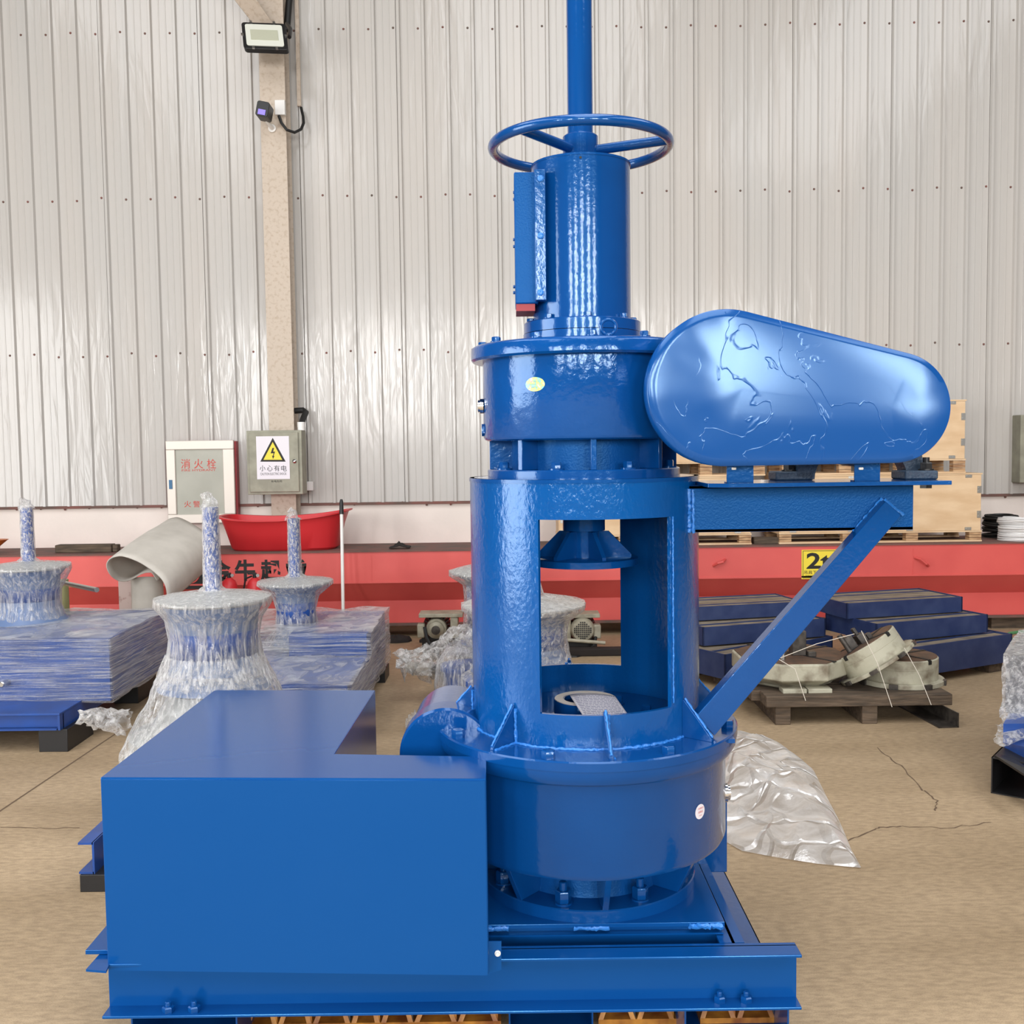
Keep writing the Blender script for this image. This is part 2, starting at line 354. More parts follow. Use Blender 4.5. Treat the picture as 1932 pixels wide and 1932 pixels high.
# wall at the back: plaster dado + backing, ribbed sheets on it
ZD = P(966, 946, 9.75).z
wb = struct('wall_back', G().bx(HX0, HX1, 9.75, 10.0, 0, ZD).bx(HX0, HX1, 9.80, 10.0, ZD, HZ), M_BRICK, smooth=False)
obj('wall_flashing', G().bx(HX0, HX1, 9.715, 9.76, ZD-.012, ZD+.012), M_DUST, wb, smooth=False)
pitch = .2275; nr = 4
def panel_mesh():
    pr = []
    for k in range(nr):
        x = k*pitch
        pr += [(x+.0, 0), (x+.010, -.026), (x+.032, -.026), (x+.042, 0), (x+.098, 0), (x+.101, -.003), (x+.107, -.003), (x+.110, 0), (x+.160, 0), (x+.163, -.003), (x+.169, -.003), (x+.172, 0)]
    pr.append((nr*pitch-.003, 0)); pr.append((nr*pitch-.003, .012))
    return pr
pr = panel_mesh(); xs0 = P(20, 500, 9.73).x - 8*pitch*3 - .02
pan0 = None; x = xs0
z0p, z1p = ZD+.01, HZ-.3
ypan = 9.735
k = 0
while x < HX1-.5:
    if pan0 is None:
        g = G(); g.add([(x+a, ypan+b, z0p) for a, b in pr]+[(x+a, ypan+b, z1p) for a, b in pr], [(i, i+1, i+1+len(pr), i+len(pr)) for i in range(len(pr)-1)])
        pan0 = obj('wall_panel', g, M_WALL, wb, ang=15); pc = WL[pan0.name].copy(); px0 = x
    else:
        inst(pan0, wb, pc+Vector((x-px0, 0, 0)))
    x += nr*pitch; k += 1
g = G(); xx = xs0
while xx < HX1-.3:
    for py in (52, 366, 660, 948):
        z = P(966, py, 9.73).z + random.uniform(-.015, .015)
        g.lathe([(.011, 0), (.009, .006)], (xx-.025, ypan-.0, z), 8, (0, -1, 0))
    xx += pitch
tag(obj('sheet_screws', g, M_DUST, wb), kind='stuff')
# other sides of the hall (outside the frame), with openings where the daylight comes in
g = G(); ys = HY0
def frame_wall(axis, pos, a0, a1, openings, z1, th=.2):
    """wall in plane x=pos or y=pos with rectangular openings (a,b,z0,z1)"""
    g = G(); cuts = sorted(openings); cur = a0
    def bx(a, b, za, zb):
        if b-a < 1e-4 or zb-za < 1e-4: return
        if axis == 'y': g.bx(a, b, pos-th, pos, za, zb)
        else: g.bx(pos-th, pos, a, b, za, zb)
    for a, b, za, zb in cuts:
        bx(cur, a, 0, z1); bx(a, b, 0, za); bx(a, b, zb, z1); cur = b
    bx(cur, a1, 0, z1); return g
struct('wall_front', frame_wall('y', HY0, HX0, HX1, [(x-.65, x+.65, 2.05, 5.15) for x in WIN_X], HZ), M_HIDE, smooth=False)
struct('wall_left', frame_wall('x', HX0, HY0, HY1+.3, [(-2.4, 2.8, 0, 4.6)], HZ), M_HIDE, smooth=False)
struct('wall_right', G().bx(HX1, HX1+.2, HY0, HY1+.3, 0, HZ), M_HIDE, smooth=False)
sky = [(-6.85, -3.55), (-.95, 2.35), (4.95, 8.25)]
g = G(); cur = HX0
for a, b in sky:
    g.bx(cur, a, HY0, HY1+.3, HZ, HZ+.15); g.bx(a, b, 5.0, HY1+.3, HZ, HZ+.15); g.bx(a, b, HY0, -7.1, HZ, HZ+.15); cur = b
g.bx(cur, HX1, HY0, HY1+.3, HZ, HZ+.15)
struct('ceiling', g, M_CEIL, smooth=False)
for i, x in enumerate(WIN_X):
    g = G(); y = HY0-.06
    for a in (x-.65, x-.02, x+.61): g.bx(a, a+.04, y, y+.05, 2.05, 5.15)
    for z in (2.05, 3.08, 4.1, 5.11): g.bx(x-.65, x+.65, y, y+.05, z, z+.04)
    struct('window_%d' % (i+1), g, M_ALU, smooth=False)

# floor joint and cracks as shallow dark grooves
def groove(name, pts, w):
    g = G(); q = [PZ(a, b, .0) for a, b in pts]
    q = [Vector((p.x, p.y, .0012)) for p in q]
    L = []; R = []
    for i, p in enumerate(q):
        t = (q[min(i+1, len(q)-1)]-q[max(i-1, 0)]).normalized(); n_ = Vector((-t.y, t.x, 0))
        ww = w*(.5+random.random()) if len(q) > 3 else w
        L.append(p+n_*ww/2); R.append(p-n_*ww/2)
    g.add(L+R, [(i, i+1, len(L)+i+1, len(L)+i) for i in range(len(L)-1)])
    return obj(name, g, M_CRACK, fl, smooth=False)
M_CRACK = mat('crack_dirt', S(104, 84, 66), .9)
def jag(pts, n=7, a=5):
    out = []
    for i in range(len(pts)-1):
        for k in range(n):
            t = k/n; out.append((pts[i][0]*(1-t)+pts[i+1][0]*t+random.uniform(-a, a)*.6, pts[i][1]*(1-t)+pts[i+1][1]*t+random.uniform(-a, a)*.5))
    out.append(pts[-1]); return out
groove('floor_joint', [(-40, 1557), (225, 1380)], .009)
groove('floor_crack', jag([(1600, 1588), (1640, 1568), (1660, 1562), (1700, 1559)], 6, 3), .006)
groove('floor_crack', jag([(1655, 1412), (1700, 1445), (1740, 1490), (1768, 1510), (1765, 1530)], 6, 4), .006)
groove('floor_crack', jag([(1700, 1559), (1790, 1562), (1870, 1552)], 6, 4), .004)
groove('floor_crack', jag([(0, 1562), (60, 1562), (100, 1563), (150, 1562)], 5, 2), .005)

# ------------------------------------------------------------ column and wall fittings
YC = 9.5
g = G(); a = P(487, 60, YC); b = P(535, 60, YC)
xa, xb = a.x, b.x
colm = obj('steel_column', g.bx(xa, xb, YC, YC+.006, 0, HZ).bx(xa, xb, 9.70, 9.706, 0, HZ).bx((xa+xb)/2-.004, (xa+xb)/2+.004, YC+.01, 9.70, 0, HZ), M_BEIGE, smooth=False)
colm.name = 'column'; tag(colm, 'speckled beige steel column standing against the ribbed wall', 'column')
WL['column'] = WL.get('steel_column', colm.location)
a0 = P(520, 42, 9.42)
br = G(); pa = [P(455, -6, 9.40), P(530, 60, 9.46), P(487, 52, 9.46)]
p0 = P(500, 50, 9.44); p1 = P(430, -45, 9.2); d = (p1-p0); 
br.add([], [])
w = Vector((.11, 0, -.035))
br.prism([p0-w, p0+w, p1+w*1.2, p1-w*1.2], (0, .05, 0))
brc = tag(obj('diagonal_brace', br, M_BEIGE, smooth=False), 'beige diagonal brace meeting the column above the floodlight', 'brace')
# floodlight
fc = P(500, 71, 9.2)
fd = thing('floodlight', (fc.x, fc.y, fc.z-.15), 'black framed square LED floodlight on the column', 'lamp')
def rrect(x0, x1, z0, z1, r, y, n=5):
    out = []
    for cx, cz, s0 in ((x1-r, z1-r, 0), (x0+r, z1-r, pi/2), (x0+r, z0+r, pi), (x1-r, z0+r, 3*pi/2)):
        for i in range(n+1):
            t = s0+pi/2*i/n; out.append(Vector((cx+r*cos(t), y, cz+r*sin(t))))
    return out
hw, hh = m(41, 9.2), m(30, 9.2)
Mf = Matrix.Translation(fc) @ Matrix.Rotation(radians(-28), 4, 'X') @ Matrix.Rotation(radians(4), 4, 'Y') @ Matrix.Shear('XZ', 4, (0, 0))
def skew(g):
    for v in g.v: v.x -= v.z*.24
    return g
g = skew(G().prism(rrect(-hw, hw, -hh*1.1, hh*1.1, .03, -.02), (0, .05, 0))).xf(Mf); obj('lamp_housing', g, M_BLACK, fd, bevel=.004)
g = skew(G().prism(rrect(-hw*.84, hw*.84, -hh*.88, hh*.90, .02, -.026), (0, .007, 0))).xf(Mf); obj('lamp_reflector', g, M_LAMPW, fd)
g = skew(G().prism(rrect(-hw*.62, hw*.62, -hh*.42, hh*.42, .003, -.030), (0, .006, 0))).xf(Mf); obj('led_panel', g, M_LEDP, fd)
for sx, sz in ((-.55, 1.08), (.5, 1.08), (-.55, -1.08), (.5, -1.08), (-.99, 0), (.97, 0)):
    obj('corner_clip', skew(G().box((hw*sx, -.026, hh*sz), (.022, .012, .022))).xf(Mf), M_STEEL, fd)
g = G().tube([P(546, 70, 9.25), P(548, 55, 9.35), P(541, 45, 9.46)], .018, 8); obj('lamp_bracket', g, M_BLACK, fd)
tag(obj('insulated_pipe', G().tube([P(548, -20, 9.6), P(545, 8, 9.6), P(541, 58, 9.58)], .03, 14), M_RUBBER), 'black insulated pipe dropping beside the column top', 'pipe')
g = G().bx(P(559, 100, 9.7).x, P(566, 100, 9.7).x, 9.68, 9.705, P(566, 201, 9.7).z, HZ)
tag(obj('cable_trunking', g, M_BEIGE, smooth=False), 'narrow cream cable trunking running down the wall beside the column', 'conduit')
# security camera
cc = P(495, 205, 9.2)
sc_ = thing('security_camera', P(510, 245, 9.48), 'small black faced security camera with violet glow on the column', 'camera')
g = G().prism(rrect(-.055, .055, -.065, .065, .02, 0), (0, .16, 0)).xf(Matrix.Translation(cc) @ Matrix.Rotation(radians(12), 4, 'Y')); obj('camera_housing', g, M_BLACK, sc_, bevel=.004)
g = G().box((0, -.003, -.030), (.065, .006, .045)).xf(Matrix.Translation(cc) @ Matrix.Rotation(radians(12), 4, 'Y')); obj('camera_lens', g, M_VIOLET, sc_)
g = G().tube([P(499, 219, 9.3), P(506, 232, 9.38), P(513, 241, 9.47)], [.018, .016, .02], 8); obj('camera_arm', g, M_WHITE, sc_)
obj('mount_plate', G().cyl(P(514, 243, 9.5), .035, .02, 16, (0, -1, 0)), M_WHITE, sc_)
q = P(529, 204, 9.48); tag(obj('junction_box', G().box(q, (.09, .05, .13)), M_WHITE, bevel=.004), 'white junction box beside the security camera', 'box')
path = [P(526, 218, 9.46), P(531, 232, 9.46), P(541, 245, 9.46), P(556, 250, 9.5), P(568, 244, 9.55), P(573, 232, 9.6), P(572, 220, 9.64), P(568, 203, 9.68)]
tag(obj('black_cable_hose', G().tube(path, .013, 8), M_RUBBER), 'black cable hose looping from junction box to trunking', 'hose')
# hydrant cabinet
Yh = 9.62
hc = thing('fire_hydrant_cabinet', P(379, 990, 9.68), 'aluminium framed fire hydrant cabinet with frosted door and red lettering', 'cabinet')
x0, x1 = P(315, 900, Yh).x, P(443, 900, Yh).x; zt, zb = P(380, 831, Yh).z, P(380, 987, Yh).z; fw_ = m(17, Yh)
obj('cabinet_body', G().bx(x0+.01, x1+.015, Yh+.02, 9.72, zb, zt-.01), M_REDUNDER, hc, smooth=False)
for nm, b_ in (('frame_rail', (x0, x1, zt-fw_, zt)), ('frame_rail', (x0, x1, zb, zb+fw_)), ('frame_stile', (x0, x0+fw_, zb+fw_, zt-fw_)), ('frame_stile', (x1-fw_-.02, x1, zb+fw_, zt-fw_))):
    obj(nm, G().bx(b_[0], b_[1], Yh-.015, Yh+.02, b_[2], b_[3]), M_ALU, hc, bevel=.006)
obj('door_glass', G().bx(x0+fw_, x1-fw_-.02, Yh+.002, Yh+.012, zb+fw_, zt-fw_), M_FROST, hc, smooth=False)
for i, ch in enumerate('消火栓'): text('lettering', ch, .1, P(350+i*24.5, 875, Yh+.001), M_REDINK, hc, width=m(17, Yh), height=m(18, Yh))
text('lettering', 'FIRE HYDRANT', .1, P(375, 887, Yh+.001), M_REDINK, hc, width=m(64, Yh), height=m(4, Yh))
for i, ch in enumerate('火警'): text('lettering', ch, .1, P(354+i*17, 951, Yh+.001), M_REDINK, hc, width=m(13, Yh), height=m(12, Yh))
obj('latch', G().box(P(322, 914, Yh-.018), (m(6, Yh), .01, m(17, Yh))), M_LBLUE, hc)
# electric box
Ye = 9.30
eb = thing('electrical_box', P(520, 933, 9.5), 'olive grey electrical box with a warning poster hung on the column', 'cabinet')
x0, x1 = P(466, 870, Ye).x, P(570, 870, Ye).x; zt, zb = P(520, 812, Ye).z, P(520, 933, Ye).z
obj('box_body', G().bx(x0, x1, Ye, 9.49, zb, zt), M_BOXGR, eb, bevel=.004)
dx0, dx1, dz0, dz1 = P(471, 870, Ye).x, P(564, 870, Ye).x, P(520, 928, Ye).z, P(520, 816, Ye).z
obj('door', G().bx(dx0, dx1, Ye-.018, Ye-.003, dz0, dz1), M_BOXGR, eb, bevel=.004)
yp = Ye-.02; ep = obj('warning_poster', G().bx(P(484, 860, yp).x, P(546, 860, yp).x, yp-.001, yp+.001, P(515, 904, yp).z, P(515, 823, yp).z), M_PAPER, eb, smooth=False)
yq = yp-.002
obj('poster_triangle', G().prism([P(514.5, 826, yq), P(539, 871, yq), P(491, 871, yq)], (0, .0006, 0)), M_INK, ep, bevel=0, smooth=False)
yq -= .001
obj('poster_triangle', G().prism([P(514.5, 834, yq), P(532.5, 867.5, yq), P(497, 867.5, yq)], (0, .0006, 0)), M_YEL, ep, smooth=False)
yq -= .001
obj('lightning_mark', G().prism([P(a, b, yq) for a, b in ((514, 845), (517, 845), (515.5, 852), (519, 852), (516.2, 860), (518, 860), (515, 866), (513.2, 859.5), (514.8, 860), (516, 855), (510.5, 855.5))], (0, .0006, 0)), M_INK, ep, smooth=False)
for i, ch in enumerate('小心有电'): text('lettering', ch, .1, P(495.5+i*13.4, 883.5, yp-.001), M_INK, ep, width=m(10.5, Ye), height=m(11, Ye))
text('lettering', 'CAUTION ELECTRIC SHOCK', .1, P(516, 894, yp-.001), M_INK, ep, width=m(49, Ye), height=m(4.6, Ye))
text('lettering', '有电危险', .1, P(522, 908, Ye-.019), M_INK, eb, width=m(21, Ye), height=m(4, Ye))
obj('door_lock', G().lathe([(.018, 0), (.018, .012), (.008, .02)], P(556, 870, Ye-.018), 16, (0, -1, 0)), M_CHROME, eb)
tag(obj('conduit_elbow', G().tube([P(556, 775, 9.6), P(572, 774, 9.6), P(577, 778, 9.58), P(572, 790, 9.5), P(569, 800, 9.44)], .028, 12), M_RUBBER), 'black bent conduit elbow above the electrical box', 'conduit')
tag(obj('conduit_collar', G().lathe([(.033, 0), (.033, .055)], P(568.5, 812, 9.40), 14).lathe([(.035, .03), (.035, .075)], P(568.5, 812, 9.40), 14), M_WHITE), 'white collar joining conduit to electrical box top', 'fitting')
tag(obj('small_socket_box', G().box(P(585, 917, 9.66), (m(13, 9.66), .06, m(17, 9.66))), M_WHITE, bevel=.004), 'small white box on wall right of the electrical box', 'box')
q = P(1925, 783, 9.62); q2 = P(1960, 910, 9.62)
tag(obj('grey_meter_box', G().bx(P(1918, 850, 9.62).x, P(1960, 850, 9.62).x, 9.55, 9.72, q2.z, q.z), M_BOXGR, bevel=.006), 'olive grey wall box at the right edge of the photo', 'cabinet')

# ------------------------------------------------------------ red crane girder
YB = 8.8
zt = P(966, 1038, YB).z; z1 = P(966, 1096, YB).z; z2 = P(966, 1130, YB+.18).z; z3 = P(966, 1172, YB+.18).z
rb = thing('crane_girder', (0, YB+.4, z3), 'long salmon red crane girder lying along the wall', 'girder')
XL, XR = -6.4, 6.6
prf = [(YB, zt), (YB, z1), (YB+.18, z2), (YB+.18, z3), (YB+.48, z3), (YB+.48, z2), (YB+.66, z1), (YB+.66, zt)]
obj('girder_body', G().prism([(XL, a, b) for a, b in prf], (XR-XL, 0, 0)), M_RED, rb, smooth=False)
obj('top_plate', G().bx(XL-.02, XR, YB-.012, YB+.67, zt, zt+.012), M_DUST, rb, smooth=False)
obj('bottom_flange', G().bx(XL-.02, XR, YB+.14, YB+.52, z3-.02, z3), M_DUST, rb, smooth=False)
obj('ridge_strip', G().bx(XL, XR, YB-.006, YB+.01, z1-.004, z1+.010), M_RED, rb, smooth=False)
for px in (1012, 700, 1722, 285):
    obj('weld_line', G().bx(P(px, 1060, YB).x, P(px, 1060, YB).x+.006, YB-.003, YB, z1, zt-.03), M_RED, rb, smooth=False)
for px, s_ in ((1740, 1), (1350, -1)):
    a = P(px-13*s_, 1052 if s_ > 0 else 1068, YB-.02); b = P(px+13*s_, 1068 if s_ > 0 else 1055, YB-.02)
    if s_ < 0: a = P(1347, 1068, YB-.02); b = P(1369, 1056, YB-.02)
    obj('lifting_lug', G().tube([a+Vector((0, .02, 0)), a.lerp(b, .3)+Vector((0, -.03, 0.01)), a.lerp(b, .7)+Vector((0, -.03, .0)), b+Vector((0, .02, 0))], .012, 8), M_RED, rb)
obj('girder_end_shoe', G().bx(-6.0, -4.0, YB+.2, YB+.46, 0, z3-.02).bx(4.2, 5.8, YB+.2, YB+.46, 0, z3-.02), M_DWOOD, rb, smooth=False)
# stencilled lettering and logo on the girder
yl = YB-.001
obj('stencil_logo', G().prism([P(a, b, yl-.001) for a, b in ((330, 1112), (334, 1095), (345, 1070), (358, 1058), (372, 1056), (382, 1064), (386, 1080), (386, 1111))], (0, .001, 0)), M_INK, rb, smooth=False)
obj('stencil_logo', G().torus(P(359, 1083, yl-.003), m(17, YB), m(1.4, YB), (0, 1, 0), 40, 6), M_RED, rb)
obj('stencil_logo', G().prism([P(a, b, yl-.002) for a, b in ((349, 1086), (357, 1090), (364, 1086), (367, 1081), (376, 1081), (376, 1083), (368, 1084), (366, 1092), (360, 1101), (352, 1096))], (0, .001, 0)), M_RED, rb, smooth=False)
for ch, cx in (('金', 416), ('牛', 462), ('起', 511), ('重', 559)):
    text('stencil_lettering', ch, .2, P(cx, 1076, yl), M_INK, rb, width=m(39, YB), height=m(41, YB), bold=.007)
text('stencil_lettering', 'JINNIU', .1, P(437, 1103, yl+.03), M_INK, rb, width=m(62, YB), height=m(11, YB))
# 2t sign
sg = thing('load_sign', P(1545, 1093, YB-.005), 'yellow square load sign reading 2t on the red girder', 'sign')
x0, x1 = P(1512, 1065, YB).x, P(1581, 1065, YB).x; za, zb_ = P(1546, 1037, YB).z, P(1546, 1092, YB).z
obj('sign_plate', G().bx(x0, x1, YB-.006, YB-.003, zb_, za), M_YEL, sg, smooth=False)
text('sign_lettering', '2t', .2, P(1545.5, 1058, YB-.007), M_INK, sg, width=m(48, YB), height=m(31, YB), bold=.005)
text('sign_lettering', '吊具下严禁站人', .1, P(1546, 1079.5, YB-.007), M_INK, sg, width=m(58, YB), height=m(7, YB))
text('sign_lettering', "DON'T STAND UNDER THE LOAD", .1, P(1546, 1086, YB-.007), M_INK, sg, width=m(52, YB), height=m(2.6, YB))
g = G()
for a, b, c, d in ((x0+.01, x1-.01, za-.012, za-.008), (x0+.01, x1-.01, zb_+.008, zb_+.012), (x0+.01, x0+.014, zb_+.01, za-.01), (x1-.014, x1-.01, zb_+.01, za-.01)): g.bx(a, b, YB-.0075, YB-.006, c, d)
obj('sign_border', g, M_INK, sg, smooth=False)

ZBT = zt+.012
# ------------------------------------------------------------ crates on the girder
def crate(xl, xr, Y0, zbase, zf, ztop, label, group, seen=(1, 1)):
    """xl,xr world x; feet zbase..zf, box zf..ztop"""
    dep = .54
    t = thing('plywood_crate', ((xl+xr)/2, Y0+dep/2, zbase), label, 'crate', group)
    obj('crate_body', G().bx(xl+.005, xr-.005, Y0+.012, Y0+dep, zf+.012, ztop-.012), M_PLY, t, smooth=False)
    obj('front_panel', G().bx(xl+.012, xr-.012, Y0, Y0+.012, zf+.014, ztop-.014), M_PLY, t, smooth=False)
    obj('crate_lid', G().bx(xl, xr, Y0-.003, Y0+dep+.003, ztop-.012, ztop), M_PLY, t, smooth=False)
    obj('crate_floor', G().bx(xl, xr, Y0-.003, Y0+dep+.003, zf, zf+.012), M_PLY, t, smooth=False)
    wdt = xr-xl
    for k in range(4):
        cx = xl+.055+(wdt-.11)*k/3
        for yy in (Y0+.04, Y0+dep-.05):
            g = G()
            for q in range(3): g.bx(cx-.052, cx+.052, yy-.04, yy+.04, zbase+.014+(zf-zbase-.014)*q/3, zbase+.014+(zf-zbase-.014)*(q+1)/3-.003)
            obj('pallet_block', g, M_PLYD, t, smooth=False)
    for yy in (Y0+.04, Y0+dep-.05):
        obj('pallet_board', G().bx(xl, xr, yy-.045, yy+.045, zbase, zbase+.013), M_PLY, t, smooth=False)
    for k in range(4):
        for zz in (zf+.02, ztop-.035):
            cx = xl+.12+(wdt-.24)*k/3
            obj('metal_clip', G().bx(cx-.028, cx+.028, Y0-.0035, Y0-.001, zz-.004, zz+.022).cyl((cx-.013, Y0-.003, zz+.009), .007, .003, 8, (0, -1, 0)).cyl((cx+.013, Y0-.003, zz+.009), .007, .003, 8, (0, -1, 0)), M_STEEL, t, smooth=False)
    for xx in (xl+.035, xr-.03):
        for fz in (.3, .72):
            zz = zf+(ztop-zf)*fz
            obj('metal_clip', G().bx(xx-.014, xx+.022, Y0-.0035, Y0-.001, zz-.03, zz+.03).cyl((xx, Y0-.003, zz-.013), .007, .003, 8, (0, -1, 0)).cyl((xx, Y0-.003, zz+.013), .007, .003, 8, (0, -1, 0)), M_STEEL, t, smooth=False)
    return t
YK = 8.9
zf = P(1650, 1006, YK).z; zt1 = P(1800, 893, YK).z; zf2 = P(1760, 869, YK+.02).z; zt2 = P(1800, 754, YK+.02).z
gp = 'plywood crates stacked on the red girder'
crate(P(1470, 950, YK).x, P(1853, 950, YK).x, YK, ZBT+.001, zf, zt1, 'pale plywood crate on the girder at right, lower of its stack', gp)
crate(P(1053, 1000, YK).x, P(1418, 1000, YK).x, YK, ZBT+.001, zf, zt1, 'plywood crate seen through the barrel opening, lower of its stack', gp)
crate(P(1475, 800, YK+.02).x, P(1823, 800, YK+.02).x, YK+.02, zt1+.002, zf2, zt2, 'plywood crate right of the belt cover, topmost of its stack', gp)
crate(P(1120, 800, YK+.02).x, P(1444, 800, YK+.02).x, YK+.02, zt1+.002, zf2, zt2, 'plywood crate mostly behind the belt cover, topmost of its stack', gp)
a = P(1441, 1024, 8.98)
tag(obj('wood_beam', G().bx(P(1419, 1020, 9).x, P(1468, 1020, 9).x, 8.93, 9.03, ZBT, ZBT+.055), M_DWOOD, bevel=.004), 'short brown wood piece between two crates on the girder', 'timber')

# cable coils
def coil(name, c, R, r, n, mt, label, squash=.6):
    g = G(); random.seed(hash(name) % 97 if False else n)
    for k in range(n):
        cc_ = Vector(c)+Vector((random.uniform(-.01, .01), random.uniform(-.01, .01), r+(k*.9 % 9)*r*1.5*squash))
        RR = R*(1-.03*random.random())-(k % 4)*r*1.3
        tl = Vector((random.uniform(-.09, .09), random.uniform(-.09, .09), 1)).normalized()
        g.torus(cc_, RR, r, tl, 36, 6)
    return tag(obj(name, g, mt), label, 'cable')
coil('cable_coil', P(1888, 1026, 9.27)+Vector((0, 0, .035)), .15, .012, 20, M_RUBBER, 'heap of black coiled cable right of the crates', 1.4)
coil('cable_coil', P(1921, 1027, 8.97)+Vector((.0, 0, .04)), .165, .0075, 34, M_ROPEW, 'white coiled cable in front of black coils on the girder', 1.9)
# red tub
tb = G(); rings = []
c0 = P(541, 1043, 9.1); zb0 = ZBT+.001
def tubring(hx, hy, z, sad=0, n=48):
    out = []
    for i in range(n):
        t = 2*pi*i/n; ct, st = cos(t), sin(t)
        x = hx*abs(ct)**.55*(1 if ct > 0 else -1); y = hy*abs(st)**.55*(1 if st > 0 else -1)
        out.append(Vector((c0.x+x, c0.y+y, z+sad*((x/hx)**2)+.02*(x/hx)*(1 if sad else 0))))
    return out
H = .31; hx = m(125, 9.0)
rings = [tubring(hx*.76, .22, zb0), tubring(hx*.80, .24, zb0+.02), tubring(hx*.88, .27, zb0+H*.55, .02), tubring(hx*.95, .30, zb0+H*.83, .05), tubring(hx, .33, zb0+H*.84, .05), tubring(hx*1.0, .33, zb0+H*.88, .05),
         tubring(hx*.94, .29, zb0+H*.87, .05), tubring(hx*.86, .26, zb0+H*.5, .02), tubring(hx*.78, .22, zb0+.03)]
tag(obj('plastic_tub', tb.loft(rings), M_REDTUB), 'red plastic tub with wavy rim standing on the girder', 'tub')
tag(obj('wood_block', G().bx(P(108, 1038, 9).x, P(214, 1038, 9).x, 8.95, 9.06, ZBT, ZBT+m(15, 9)).bx(P(214, 1038, 9).x, P(224, 1038, 9).x, 8.97, 9.05, ZBT, ZBT+m(14, 9)), M_DWOOD, bevel=.008), 'dark weathered wood block lying on the girder at left', 'timber')
g = G()
g.grid(lambda u, v: P(755, 1034, 8.95)+Vector(((u-.5)*.18, (v-.5)*.12, .012+.05*max(0, fbm((u*4, v*3, 1)))*(1-abs(2*u-1)) + .02*(1-abs(2*u-1)))), 16, 10)
tag(obj('rag', g, M_DARKRAG, solid=.01), 'small crumpled dark rag on the girder behind the mop', 'rag')
tag(obj('orange_funnel', G().lathe([(.02, -.05), (.03, 0), (.09, .05), (.1, .055)], P(-6, 1042, 8.95)+Vector((0, 0, .055)), 20), M_ORANGE), 'orange plastic piece at the left end of the girder', 'funnel')
# mop handle
mh = thing('mop', P(649, 1230, 8.4), 'white mop pole with dark grip leaning against the red girder', 'mop')
a = P(644, 942, 8.6); b = P(648.5, 1225, 8.45)
obj('pole', G().tube([a.lerp(b, .09), b], .014, 12), M_WHITE, mh); obj('grip', G().tube([a, a.lerp(b, .02), a.lerp(b, .10)], [.010, .016, .019], 12), M_BLACK, mh)
# rags and bars on floor before the girder
def clump(px, py, Y, sx, sy, h, mt, label, cat, name='fibre_mat'):
    c = PZ(px, py, 0); g = G(); gg = []
    rings = []
    for k, (rr, zz) in enumerate(((1, 0.002), (1.0, .4*h), (.85, .85*h), (.5, h), (.05, h))):
        rings.append([Vector((c.x+sx*rr*cos(t)*(1+.25*fbm((cos(t)*2, sin(t)*2, px))), c.y+sy*rr*sin(t), max(0.002, zz*(1+.4*fbm((cos(t)*3, sin(t)*3, k)))))) for t in [2*pi*i/28 for i in range(28)]])
    return tag(obj(name, g.loft(rings), mt), label, cat)
clump(745, 1211, 8.6, .13, .07, .05, M_DARKRAG, 'dark fibre bundle on the floor left of the geared motor', 'bundle')
clump(840, 1211, 8.6, .22, .07, .05, M_DARKRAG, 'dark fibre bundle on the floor below the left motor', 'bundle')
tag(obj('dark_bar', G().bx(P(1066, 1218, 8.35).x, P(1186, 1218, 8.35).x, 8.02, 8.12, .0, .06), M_DARKRAG, bevel=.01), 'dark dirty bar on the floor under the right motor', 'bar')
tag(obj('steel_pipe', G().tube([P(1066, 1207, 8.07), P(1142, 1213, 8.07)], .014, 12), M_GRCREAM), 'thin pale pipe lying above the dark bar', 'pipe')

